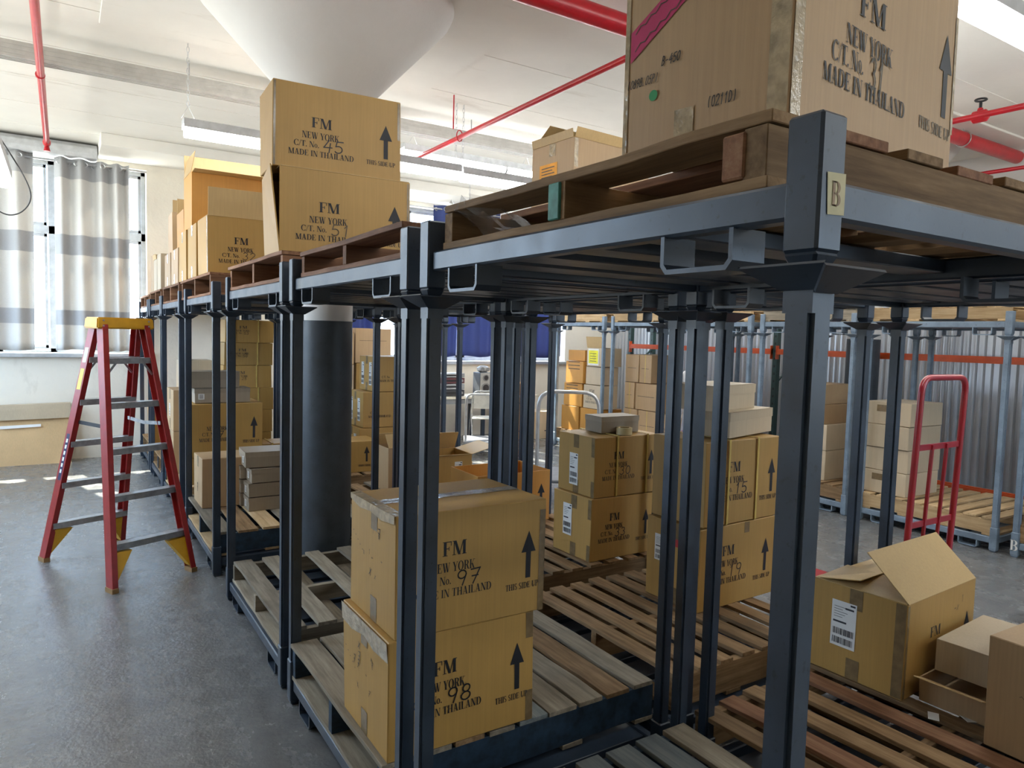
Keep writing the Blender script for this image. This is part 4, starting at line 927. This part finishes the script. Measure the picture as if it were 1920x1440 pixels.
Carton('small plain carton right of the big arrow carton', (1.56, 6.75, LA), .30, .3, .30, 0, C_YEL, seed=34).strap((.3,))
for i, nm in enumerate((None, None, None, '25', '50', '53')):
    b = Carton('%scarton %s' % ('strapped ' if i > 1 else 'plain ', ('at the foot of the strapped tower', 'second from the foot of the strapped tower', 'third from the foot of the strapped tower', 'numbered 25, third from the top of the tower', 'numbered 50, second from the top of the tower', 'numbered 53, topmost of the tower')[i]), (1.44+.010*(i % 3), 7.98, LA+.243*i), .50, .42, .240, 0, C_YEL, seed=35+i, group='strapped carton tower')
    b.printed(nm, up=False, lines=(1,1,1,0) if nm else (0,0,0,0), ink=INK_S if nm else None)
    if i > 1: b.strap((.2, .68))
b = Carton('upright carton left of the big arrow carton, upper one', (.86, 7.18, LA+.40), .40, .44, .38, 0, C_TAN, seed=40, group='cartons on the aisle side'); b.tapes('L', .5, .05, .10); b.ship_label('L', .17, .12, .07, .12)
b = Carton('upright carton left of the big arrow carton, lower one', (.86, 7.18, LA), .40, .44, .395, 0, C_TAN, seed=41, group='cartons on the aisle side'); b.tapes('L', .5)
b = Carton('orange-lit carton with lettering, seen between the ladder rails', (.87, 9.12, LA), .62, .42, .50, 0, C_ORG, seed=42); b.printed(None, up=False, lines=(1,1,1,0))
b = Carton('white carton with handwriting behind the posts by the wall', (1.16, 8.95, LA+.62), .34, .42, .36, 0, C_PALE, seed=43); b.decal('handwriting', 'F', hand('117', .16, .12, .10, .06, .5, .1), plain('red_brown_marker', (.25, .12, .06), .6))
b = Carton('white-sided carton supporting the one with handwriting', (1.10, 8.42, LA), .20, .4, .60, 0, C_PALE, seed=48)
b = Carton('plain carton stacked beneath the white carton with handwriting', (1.16, 8.95, LA), .34, .12, .615, 0, C_TAN, seed=47)
# middle row beyond
b = Carton('yellow carton with an arrow just right of the column', (2.27, 6.56, LA), .36, .36, .30, 0, C_YEL, seed=50); b.decal('arrow_mark', 'F', arrow(.235, .10, .055, .15), INK); b.decal('printed_caption', 'F', serif('THIS SIDE UP', .15, .055, .018, .17), INK); b.strap((.12,))
lb = 'labelled cartons stacked right of the column'
for i, (x, z) in enumerate(((2.58, 0), (2.62, .372), (2.74, .744))):
    b = Carton('carton with two shipping labels, %s of the stack right of the column' % ('bottom', 'middle', 'top')[i], (x, 6.98, LA+.27*(0)+z), .50, .44, .366, 0, C_YEL, seed=51+i, group=lb); b.printed(None, up=False, lines=(0,0,1,1)); b.ship_label('L', .06, .06, .075, .24); b.ship_label('L', .28, .06, .075, .24); b.tapes('L', .48)
b = Carton('tall tan carton with one flap folded down, behind the post pair', (2.335, 5.60, LA), .36, .25, .38, 0, C_TAN, open_={'F': (50, .14), 'B': (80, .10)}, seed=55); b.decal('printed_lettering', 'F', serif('C/T.', .10, .085, .028, .07)+serif('MADE', .07, .045, .028, .10), INK)
b = Carton('open carton with a broad flap tipped toward the camera', (2.62, 5.42, LA), .40, .40, .32, -6, C_YEL, open_={'B': (60, .18)}, seed=56); b.ship_label('F', .24, .06, .07, .20); b.flap('R', 165, .24); b.flap('F', -205, .02); b.flap('L', 80, .16)
b = Carton('low plain closed carton behind the open flapped one', (3.02, 5.78, LA), .22, .26, .18, -4, C_TAN, seed=57)
b = Carton('shallow open carton filled with white mailers', (3.02, 5.15, LA), .22, .40, .12, -4, C_TAN, open_={'R': (178, .08)}, seed=58)
for i in range(4):
    tag(MB().box(-.08, -.055, 0, .08, .055, .010).build('padded_mailer', PAPER, None, loc=(3.12, 5.24+.065*i, LA+.045+.011*i), rot=(.25, 0, .15*i), bevel=.003), 'white padded mailer in the shallow open carton, %s' % ('nearest', 'second', 'third', 'farthest')[i], 'envelope', 'white mailers')
st = 'pale cartons stacked far behind the column'
NM_ = ['bottom of the right pile', 'second in the right pile', 'lettered one near the top of the right pile', 'plain salmon-brown one topping the right pile', 'bottom of the left pile', 'second in the left pile', 'third in the left pile', 'topping the left pile']
for i, (px, z, w_, h_, mt) in enumerate(((3.02, 0, .44, .40, C_YEL), (3.02, .403, .44, .44, C_YEL), (3.02, .846, .44, .42, C_YEL), (3.01, 1.269, .46, .42, C_TAN), (2.58, 0, .41, .40, C_TAN), (2.58, .403, .41, .42, C_TAN), (2.58, .826, .41, .42, C_PALE), (2.59, 1.249, .40, .38, C_TAN))):
    b = Carton('carton far behind the column, '+NM_[i], (px, 8.3, z+.002), w_, .42, h_, 0, mt, seed=60+i, group=st)
    if i == 2: b.printed(None, up=False, lines=(1,1,0,0), dv=0)
    elif i == 3: b.decal('fold_line', 'F', [_R(.05, .27, .40, .274)], INK_S)

# ------------------------------------------------------------------ along the corrugated wall
fl = 'flat plain boxes stacked behind the red cart'
for i in range(4):
    b = Carton('plain flat carton, %s of the four behind the red cart' % ('lowest', 'second from the bottom', 'third from the bottom', 'topmost')[i], (6.46+.015*(i % 2), 3.46, LO+.151+.215*i), .55, .42, .211, 0, C_PALE, seed=70+i, group=fl)
    if i in (0, 3): b.quad('tape', 'L', .10, .12, .20, .18, TAPE)
for i, (y, z, hh) in enumerate(((4.30, 0, .30), (4.30, .303, .26), (4.34, .566, .20), (4.34, .77, .20))):
    Carton('plain brown carton, %s of the short stack left of the four flat ones' % ('lowest', 'second', 'third', 'topmost')[i], (6.50, y, LO+.151+z), .5, .34, hh, 0, C_PALE if i < 2 else C_TAN, seed=75+i, group='plain cartons left of the four flat boxes')
cn = 'plain tan cartons stacked in the corner'
rows = [(6.42, .40, 0, .40), (6.84, .38, 0, .42), (7.23, .27, 0, .42), (6.86, .42, .425, .36), (7.30, .20, .425, .36), (6.98, .24, .79, .38), (7.23, .27, .79, .38)]
for i, (y, dd, z, hh) in enumerate(rows):
    b = Carton('tan carton in the corner stacks, '+['lettered one at the right foot', 'strapped one at the foot beside the lettered one', 'left one at the foot', 'right one of the middle layer', 'narrow left one of the middle layer', 'right one of the top layer', 'left one of the top layer'][i], (6.62, y, LO+.151+z), .55, dd-.012, hh-.004, 0, C_TAN, seed=80+i, group=cn)
    P = [_R(.04, hh*.5, dd-.06, hh*.5+.005)]
    if i == 0: P = serif('FM', .13, .27, .05, .11)+serif('NEW YORK', .10, .20, .03, .17)+serif('C/T. No.', .08, .15, .03, .12)+serif('MADE IN THAILAND', .05, .10, .03, .27)
    b.decal('printed_lettering', 'L', P, INK_F)
    if i in (1, 2, 4, 5):
        b.quad('strap', 'L', dd*.45, 0, dd*.45+.012, hh, STRAP, .002)
og = 'orange cartons in the far corner'
spec = [(6.42, 7.80, 0, .42, .42, .36, C_ORG), (6.42, 8.26, 0, .42, .42, .36, C_ORG), (6.42, 7.76, .365, .30, .40, .34, C_PALE), (6.42, 8.20, .365, .42, .44, .34, C_ORG), (6.40, 8.16, .71, .44, .42, .32, C_ORG), (6.42, 7.76, .71, .30, .36, .26, C_PALE), (6.46, 8.2, 1.035, .4, .4, .16, C_ORG)]
for i, (x, y, z, ww, dd, hh, mt) in enumerate(spec):
    b = Carton('carton in the far corner, '+['right one at the foot', 'left one at the foot', 'white-lettered right one of the second layer', 'orange-lit left one of the second layer', 'orange-lit left one of the third layer', 'right one of the third layer, behind the yellow sign', 'low one topping the left pile'][i], (x, y, LO+.151+z), ww, dd, hh-.004, 0, mt, seed=90+i, group=og)
    if i == 2: b.decal('printed_lettering', 'L', serif('FM', .14, .23, .045, .11)+serif('NEW YORK', .10, .165, .03, .18)+serif('C/T. No.', .08, .12, .03, .12)+serif('MADE IN THAILAND', .05, .075, .03, .28), INK_F)
    elif i in (3, 4): b.decal('printed_lettering', 'L', [_R(.06, .20+.05*k, .34, .21+.05*k) for k in range(3)], INK_F); b.decal('side_mark', 'F', [_R(.24, .12, .36, .15)], INK)
b = Carton('white-topped open carton carrying a yellow notice in the far corner', (6.40, 7.72, LO+.151+.975), .34, .36, .26, 0, C_PALE, open_={'L': (100, .16), 'B': (95, .14)}, seed=98)
o = b.quad('notice_sheet', 'L', .03, .015, .27, .25, PAPER, .003); y_ = b.quad('yellow_notice', 'L', .045, .04, .255, .225, plain('yellow_notice_paper', (.85, .78, .04), .6), .005); b.decal('notice_print', 'L', [_R(.08, .07+.035*k, .22, .078+.035*k) for k in range(4)], INK_S, .007, y_)
for i, (x, y, z, mt, lab) in enumerate(((5.72, 9.55, 0, C_ORG, 'orange-lit carton standing on the floor left of the corner stacks, lower one'), (5.72, 9.55, .45, C_ORG, 'orange-lit carton stacked upper left of the corner stacks'), (6.15, 9.45, 0, C_PALE, 'pale carton standing on the floor left of the corner stacks'))):
    Carton(lab, (x+.25, y-.1, z+.002), .40, .42, .44, 0, mt, seed=100+i, group='cartons on the floor left of the corner stacks').decal('printed_lettering', 'F', [_R(.18, .12, .34, .135), _R(.22, .18, .30, .20)], INK_F)
# stickers on the steel
w1, d1 = A[0][2]-A[0][0], A[0][3]-A[0][1]
YT = plain('yellowed_masking_tape', (0.55, 0.50, 0.30), .6); yf = -d1/2-.0012
o = MB().add([(-w1/2+.017, yf, .068), (-w1/2+.053, yf, .070), (-w1/2+.053, yf, .124), (-w1/2+.013, yf, .122)], [(0,1,2,3)]).build('tape_sticker', YT, DECK1)
mb = MB()
for p in serif('B', -w1/2+.0225, .080, .032, .022): mb.add([(x, yf-.0008, z) for x, z in p], [(0,1,2,3)])
mb.build('letter_mark', plain('brown_ink', (.30, .20, .12), .6), o)
mb = MB(); wc = Cx[1]-Cx[0]; dc = Cy[0][1]-Cy[0][0]
for p in serif('B', -.030, .055, .085, .060): mb.add([(-wc/2-.002, dc/2-SW/2-x, z) for x, z in p], [(0,1,2,3)])
mb.build('letter_mark', PAPER, RACKC1)

# stretch film shred on the nearest top pallet
mb = MB(); r = random.Random(5); vs = []; n = 9
for i in range(n):
    for j in range(5): vs.append((.0+.14*j/4+r.uniform(-.008,.008), -.22*i/(n-1)*(.6+.1*j)+r.uniform(-.006,.006), .055-.06*(j/4)+.02*math.sin(i*1.7+j)+r.uniform(-.006,.006)))
mb.add(vs, [(i*5+j, i*5+j+1, i*5+j+6, i*5+j+5) for i in range(n-1) for j in range(4)])
tag(mb.build('stretch_film', FILM, None, smooth=True, loc=(.852, 1.68, UP+.055)), 'torn shred of clear stretch film on the end of the weathered top pallet', 'plastic film')

# ------------------------------------------------------------------ twin step ladder
F = [Vector(p) for p in ((.227, 4.928, 0), (.735, 5.150, 0), (-.139, 5.809, 0), (.369, 6.020, 0))]     # near left, near right, far left, far right
ctr = sum(F, Vector())/4; t = thing('step_ladder', (ctr.x, ctr.y, 0), 'red fibreglass step ladder with a yellow top, standing open in the aisle', 'ladder')
L = [f-Vector((ctr.x, ctr.y, 0)) for f in F]; ux = (F[1]-F[0]).normalized(); uy = Vector((-ux.y, ux.x, 0)); H = 1.66
TP = [-ux*.155-uy*.045, ux*.155-uy*.045, -ux*.155+uy*.045, ux*.155+uy*.045]; TP = [v+ux*.04+Vector((0, 0, H)) for v in TP]
for a, b, sx, sy in zip(L, TP, (1, -1, 1, -1), (-1, -1, 1, 1)):
    dr = (b-a).normalized(); mb = MB(); w_, h_, th = .036, .082, .006      # C channel rail: web along uy, flanges pointing inward
    P0 = a+Vector((0, 0, .022)); P1 = b
    def ch(p): return [p-uy*h_/2, p+uy*h_/2, p+uy*h_/2+ux*sx*w_, p+uy*(h_/2-th)+ux*sx*w_, p+uy*(h_/2-th)+ux*sx*th, p-uy*(h_/2-th)+ux*sx*th, p-uy*(h_/2-th)+ux*sx*w_, p-uy*h_/2+ux*sx*w_]
    A0, A1 = ch(P0), ch(P1); n = 8
    mb.add(A0+A1, [tuple(reversed(range(n))), tuple(range(n, 2*n))]+[(i, (i+1) % n, n+(i+1) % n, n+i) for i in range(n)])
    rl = mb.build('rail', REDF, t, bevel=.0015)
    mb = MB(); q = [a-uy*.044-ux*sx*.004, a+uy*.044-ux*sx*.004, a+uy*.044+ux*sx*.036, a-uy*.044+ux*sx*.036]
    mb.hexa(q+[v+Vector((0,0,.03)) for v in q]); mb.build('rubber_foot', plain('tan_ladder_foot', (.28, .16, .06), .6), rl)
def on(i, z): return L[i]+(TP[i]-L[i])*((z-.022)/(H-.022))
for side, (i, j), sg in ((0, (0, 1), -1), (1, (2, 3), 1)):
    for k in range(1, 6):
        z = .285*k+.012; p, q = on(i, z)+ux*.006, on(j, z)-ux*.006; mb = MB()
        o_ = -uy*sg*.004
        mb.hexa([p+o_-uy*.038-Vector((0,0,.012)), q+o_-uy*.038-Vector((0,0,.012)), q+o_+uy*.038-Vector((0,0,.012)), p+o_+uy*.038-Vector((0,0,.012)), p+o_-uy*.038, q+o_-uy*.038, q+o_+uy*.038, p+o_+uy*.038])
        for s_ in (-1, 1):
            e = uy*s_*.036; mb.hexa([p+o_+e-uy*.003-Vector((0,0,.038)), q+o_+e-uy*.003-Vector((0,0,.038)), q+o_+e+uy*.003-Vector((0,0,.038)), p+o_+e+uy*.003-Vector((0,0,.038)), p+o_+e-uy*.003, q+o_+e-uy*.003, q+o_+e+uy*.003, p+o_+e+uy*.003])
        st = mb.build('step', ALU_D, t)
        if k == 5:
            for pp, qq, s_ in ((p, q, 1), (q, p, -1)):
                MB().bar(pp+ux*s_*.085+o_+uy*sg*.034-Vector((0,0,.02)), pp+ux*s_*.012+o_+uy*sg*.034-Vector((0,0,.115)), .014, .004, up=uy).build('step_brace', ALU_D, st)
    for a, s_ in ((i, 1), (j, -1)):
        p0, p1, p2 = on(a, .06), on(a, .27), on(i, .29)+(on(j, .29)-on(i, .29))*(.27 if s_ == 1 else .73)
        mb = MB(); e = uy*.030; dn = ux*s_*.012
        for sgn in (1,):
            mb.hexa([p0+dn-e, p0+dn+e, p1+dn+e+Vector((0,0,-.02)), p1+dn-e+Vector((0,0,-.02)), p0+dn*2.2-e, p0+dn*2.2+e, p2+e-Vector((0,0,.045)), p2-e-Vector((0,0,.045))])
        mb.build('corner_brace', YELP, t, bevel=.003)
for a, b in ((0, 2), (1, 3)):
    s_ = 1 if a == 0 else -1; p, q = on(a, 1.0)+ux*s_*.03, on(b, 1.0)+ux*s_*.03; m = (p+q)/2+Vector((0,0,-.015 if a else .0))
    MB().bar(p, m, .005, .024).bar(m, q, .005, .024).build('spreader_bar', BLACK if a == 0 else ALU_D, t)
mb = MB(); a, b = .185, .085
def fr(x, y, z): return ux*(x+.04)+uy*y+Vector((0, 0, z))
mb.hexa([fr(-a*1.03,-b*1.05,1.625), fr(a*1.03,-b*1.05,1.625), fr(a*1.03,b*1.05,1.625), fr(-a*1.03,b*1.05,1.625), fr(-a,-b,1.70), fr(a,-b,1.70), fr(a,b,1.70), fr(-a,b,1.70)])
cp = mb.build('top_cap', YELP, t, bevel=.008, seg=2)
mb = MB()
for x in (-.15, .15):
    for z in (1.645, 1.68): mb.tube([fr(x, -b*1.03-.001, z), fr(x, -b*1.03-.005, z)], .006, 8)
mb.build('rivets', ALU_D, cp)
def rail_sticker(i, z0, z1, mat, nm, wd=.05, side=-1):
    p, q = on(i, z0), on(i, z1); o_ = ux*side*.0015
    return MB().add([p+o_-uy*wd/2, p+o_+uy*wd/2, q+o_+uy*wd/2, q+o_-uy*wd/2], [(0,1,2,3)]).build(nm, mat, t)
rail_sticker(2, 1.22, 1.36, plain('yellow_warning_label', (.62, .55, .06), .5), 'warning_label'); rail_sticker(2, 1.40, 1.50, plain('pale_warning_label', (.55, .50, .36), .5), 'warning_label')
o = rail_sticker(2, .60, .92, plain('dark_blue_logo_label', (.02, .025, .08), .4), 'logo_label', .040)
mb = MB()
for k in range(6):
    p = on(2, .65+.042*k); q = on(2, .675+.042*k); o_ = -ux*.003; mb.add([p+o_-uy*.011, p+o_+uy*.011, q+o_+uy*.011, q+o_-uy*.011], [(0,1,2,3)])
mb.build('logo_lettering', PAPER, o)

# ------------------------------------------------------------------ leaning board, carts, chair, table
t = thing('cardboard_slab', (-.62, 10.0, 0), 'large tan cardboard slab leaning on the wall under the left window', 'cardboard'); mb = MB()
mb.hexa([(-.9, -.10, .0), (.70, -.10, .0), (.70, -.06, .0), (-.9, -.06, .0), (-.9, .08, .66), (.70, .08, .70), (.70, .12, .70), (-.9, .12, .66)]); mb.build('slab', m_carton('light_tan_board', (.60, .40, .20), .4), t)
mb = MB(); mb.hexa([(-.9, -.012, .50), (.70, -.005, .53), (.70, .10, .53), (-.9, .09, .50), (-.9, .03, .665), (.70, .03, .705), (.70, .14, .705), (-.9, .14, .665)]); mb.build('folded_top', C_PALE, t)
MB().add([(.0, -.015, .42), (.40, -.015, .435), (.40, -.006, .465), (.0, -.006, .455)], [(0,1,2,3)]).build('white_label', PAPER, t)

def bent(p0, p1, p2, p3, r=.10, n=6):
    """U shaped path with rounded corners: up p0-p1, across p1-p2, down p2-p3"""
    out = [p0]
    for a, c, b in ((p0, p1, p2), (p1, p2, p3)):
        a, c, b = Vector(a), Vector(c), Vector(b); u, v = (a-c).normalized()*r, (b-c).normalized()*r
        for i in range(n+1):
            k = i/n; out.append((c+u)*(1-k)**2+c*2*k*(1-k)+(c+v)*k**2)
    return out+[p3]
def cart(label, pos, yaw, W_, L_, Hh, mat, bars=True, deckm=None, r=.016, dz=.22, cor=.08):
    t = thing('platform_cart', pos, label, 'cart', None, yaw); w = W_/2
    mb = MB(); mb.box(-w, 0, dz-.035, w, L_, dz); mb.build('platform', deckm or mat, t, bevel=.008)
    MB().tube(bent((-w+.02, .02, dz-.03), (-w+.02, -.02, Hh), (w-.02, -.02, Hh), (w-.02, .02, dz-.03), cor), r, 14).build('handle_frame', mat, t, smooth=True)
    if bars:
        f = lambda z: .02-.04*(z-dz)/(Hh-dz)
        for z in (dz+.26, dz+.52, dz+.92): MB().bar((-w+.02, f(z), z), (w-.02, f(z), z), .008, .030).build('cross_bar', mat, t)
        for x in (-w*.30, w*.30): MB().bar((x, f(dz), dz), (x, f(dz+.92)-.006, dz+.93), .014, .014, up=(0,1,0)).build('upright_bar', mat, t)
    for x in (-w+.06, w-.06):
        for y in (.10, L_-.10):
            k = MB(); k.tube([(x-.018, y, .075), (x+.018, y, .075)], .073, 18); o = k.build('caster_wheel', BLACK, t, smooth=True)
            k = MB(); k.box(x-.03, y-.02, .07, x-.022, y+.02, dz-.035); k.box(x+.022, y-.02, .07, x+.03, y+.02, dz-.035); k.box(x-.035, y-.04, dz-.042, x+.035, y+.04, dz-.035); k.build('caster_fork', ALU_D, o)
    return t
cart('red platform cart with a tall barred handle in the right aisle', (3.82, 1.90, 0), 0, .47, .80, 1.495, REDT)
cart('platform cart with a silver tube handle, in the aisle left of carton 30', (4.24, 5.62, 0), -37, .64, .75, 1.11, CHROME, False, plain('grey_deck', (.2, .2, .21), .5), .019, cor=.17)
cart('platform cart with a grey tube handle before the folding chair', (4.78, 8.15, 0), -28, .58, .6, .86, CHROME, False, plain('grey_deck', (.2, .2, .21), .5), .016, cor=.10)

t = thing('hand_truck', (3.74, 3.72, 0), 'red hand truck with a blue sack, glimpsed between the dark posts', 'hand truck', None, 38)
MB().tube(bent((-.19, 0, .05), (-.19, -.10, 1.42), (.19, -.10, 1.42), (.19, 0, .05), .09), .016, 12).build('frame', plain('white_tool_paint', (.6, .6, .62), .4), t, smooth=True)
for z in (.30, .62, .95, 1.22): MB().bar((-.19, -.07*z, z), (.19, -.07*z, z), .012, .05).build('cross_bar', REDT, t)
MB().box(-.2, -.22, .012, .2, .02, .024).build('toe_plate', REDT, t)
for s in (-1, 1): MB().tube([(s*.20, .09, .12), (s*.25, .09, .12)], .12, 18).build('wheel', BLACK, t, smooth=True)
MB().tube([(-.25, .09, .12), (.25, .09, .12)], .012, 8).build('axle', ALU_D, t)
def sack(name, label, pos, r, h, col, yaw=0):
    m = plain(label.split()[0]+'_sack_cloth_'+name, col, .7, var=.25, bmp=.3); mb = MB(); pr = [(r*.5, 0), (r*.95, h*.04), (r, h*.3), (r*.93, h*.65), (r*.6, h*.9), (r*.25, h*.97), (r*.32, h)]
    mb.lathe(pr, 20); rr = random.Random(3); mb.v = [(x*(1+.1*math.sin(3*math.atan2(y, x)+z*9)), y*(.75+.08*math.sin(5*z)), z) for x, y, z in mb.v]
    return tag(mb.build(name, m, None, smooth=True, loc=pos), label, 'bag')
sack('cloth_sack', 'blue cloth sack standing on the hand truck toe plate', (3.822, 3.615, .026), .16, 1.02, (.04, .12, .42))
sack('cloth_sack', 'bright blue sack on the right edge rack beside the B mark', (6.62, 2.22, LO+.151), .20, .30, (.02, .12, .45))

t = thing('folding_chair', (5.24, 8.98, 0), 'beige metal folding chair in front of the hi-fi table', 'chair', None, 155); BG = plain('beige_chair_paint', (.55, .52, .45), .45)
fr1 = [(-.21, -.22, .01), (-.205, .03, .45), (-.19, .20, .80)]; 
MB().tube(bent((-.22, -.24, .01), (-.19, .19, .84), (.19, .19, .84), (.22, -.24, .01), .10), .0125, 10).build('front_frame', ALU_D, t, smooth=True)
for s in (-1, 1): MB().tube([(s*.19, .02, .50), (s*.195, .26, .01)], .011, 8).build('rear_leg', ALU_D, t)
MB().tube([(-.195, .24, .06), (.195, .24, .06)], .009, 8).build('stretcher', ALU_D, t)
mb = MB(); mb.box(-.19, -.20, .425, .19, .17, .447); mb.build('seat', BG, t, bevel=.008)
mb = MB(); mb.hexa([(-.18, .128, .58), (.18, .128, .58), (.18, .142, .58), (-.18, .142, .58), (-.18, .172, .80), (.18, .172, .80), (.18, .186, .80), (-.18, .186, .80)]); mb.build('backrest', BG, t, bevel=.01)

t = thing('work_table', (5.55, 9.72, 0), 'long table with dark metal legs under the far window', 'table')
MB().box(-.95, -.30, .675, .95, .24, .705).build('tabletop', plain('pale_laminate', (.60, .55, .46), .4), t, bevel=.003)
MB().box(-.90, -.27, .60, .90, -.24, .675).build('apron', plain('grey_table_steel', (.25, .26, .28), .4), t)
for x in (-.85, -.05, .85):
    for y in (-.24, .18): MB().box(x-.025, y-.025, 0, x+.025, y+.025, .675).build('leg', STEEL, t)
def speaker(label, x, y, h, small=False):
    t = thing('loudspeaker', (x, y, .706), label, 'speaker'); SIL = plain('silver_plastic', (.45, .45, .44), .35, .4); DK = plain('dark_speaker_cone', (.03, .026, .028), .5)
    MB().box(-.10, -.10, 0, .10, .12, h).build('cabinet', plain('dark_grey_cabinet', (.09, .10, .12), .5), t, bevel=.006)
    MB().box(-.092, -.112, .008, .092, -.10, h-.008).build('front_panel', SIL, t, bevel=.004)
    for z, r in ((.115, .078), (.275, .052)) if h > .3 else ((h*.5, .04),):
        mb = MB(); mb.tube([(0, -.112, z), (0, -.122, z)], r, 24); c_ = mb.build('driver_ring', plain('grey_ring', (.22, .22, .22), .4), t, smooth=True)
        mb = MB(); mb.tube([(0, -.122, z), (0, -.124, z)], r*.72, 20); mb.tube([(0, -.124, z), (0, -.130, z)], r*.3, 12); mb.build('cone', DK, c_)
    return t
speaker('tall silver and grey loudspeaker on the table under the navy curtain', 5.60, 9.70, .355)
t = thing('satellite_speaker', (5.61, 9.70, 1.062), 'small silver oval speaker lying on the tall loudspeaker', 'speaker')
mb = MB(); mb.lathe([(.03, 0), (.055, .03), (.055, .07), (.03, .10)], 20); mb.v = [(x*1.9, y*1.3, z) for x, y, z in mb.v]; mb.build('body', plain('silver_plastic', (.45, .45, .44), .35, .4), t, smooth=True)
for s in (-1, 1): MB().tube([(s*.05, -.062, .05), (s*.05, -.075, .05)], .032, 16).build('driver_ring', plain('grey_ring', (.22, .22, .22), .4), t, smooth=True)
for i, (h, c, lab) in enumerate(((.10, (.05, .05, .055), 'lowest'), (.09, (.32, .33, .35), 'second'), (.09, (.12, .04, .045), 'third'), (.07, (.35, .35, .36), 'topmost'))):
    z = .706+sum((.10, .09, .09, .07)[:i])+.001*i
    tt = thing('stereo_receiver', (5.02, 9.72, z), 'hi-fi unit on the table left of the loudspeaker, %s of the stack' % lab, 'stereo', 'stacked hi-fi units')
    MB().box(-.19, -.16, .004, .19, .14, h-.004).build('case', plain('hi_fi_case_%d' % i, c, .4), tt, bevel=.004); MB().box(-.17, -.1625, h*.35, .10, -.16, h*.65).build('display', BLACK, tt)
    MB().tube([(.14, -.16, h/2), (.14, -.175, h/2)], .02, 14).build('knob', ALU_D, tt)

# ------------------------------------------------------------------ pallet racking with orange beams against the corrugated sheet
UP_Y = [0.2, 3.05, 6.12, 9.0]
for i, y in enumerate(UP_Y):
    t = thing('rack_upright', (8.05, y, 0), 'dark green perforated upright frame '+['far right, hidden side', 'right of the plain flat boxes', 'beside the pale post pair', 'left end by the corner stacks'][i], 'pallet rack', 'green upright frames')
    for x in (0, .50):
        mb = MB(); mb.box(x-.035, -.035, 0, x+.035, -.028, 2.7); mb.box(x-.035, .028, 0, x+.035, .035, 2.7); mb.box(x-.035, -.028, 0, x-.028, .028, 2.7); c_ = mb.build('column', GREEN_D, t)
        mb = MB()
        for k in range(26): mb.box(x-.0365, -.012, .12+.1*k, x-.0348, .012, .15+.1*k)
        mb.build('slots', BLACK, c_)
    for k in range(3): MB().bar((0, 0, .3+.8*k), (.50, 0, .7+.8*k), .025, .025).build('brace', GREEN_D, t)
for i in range(3):
    for z, nm in ((.17, 'floor level'), (1.53, 'chest level')):
        y0, y1 = UP_Y[i]+.04, UP_Y[i+1]-.04
        for x, nn in ((8.005, 'front'),):
            t = thing('rack_beam', (x, (y0+y1)/2, z), 'orange %s beam at %s, %s bay of the green racking' % (nn, nm, ('right', 'middle', 'left')[i]), 'pallet rack beam', 'orange racking beams'); h = (y1-y0)/2
            mb = MB(); mb.prism([(-.022, -.036), (.022, -.036), (.022, .036), (-.010, .036), (-.010, .018), (-.022, .018)], lambda u, v, k: (u, k, v), -h, h); mb.build('beam', ORANGE, t)
            for s in (-1, 1): mb = MB(); mb.box(-.030, s*(h-.004)-.004+(-.0 if s > 0 else 0), -.10, .03, s*(h-.004)+.004, .08); mb.build('end_plate', ORANGE, t)
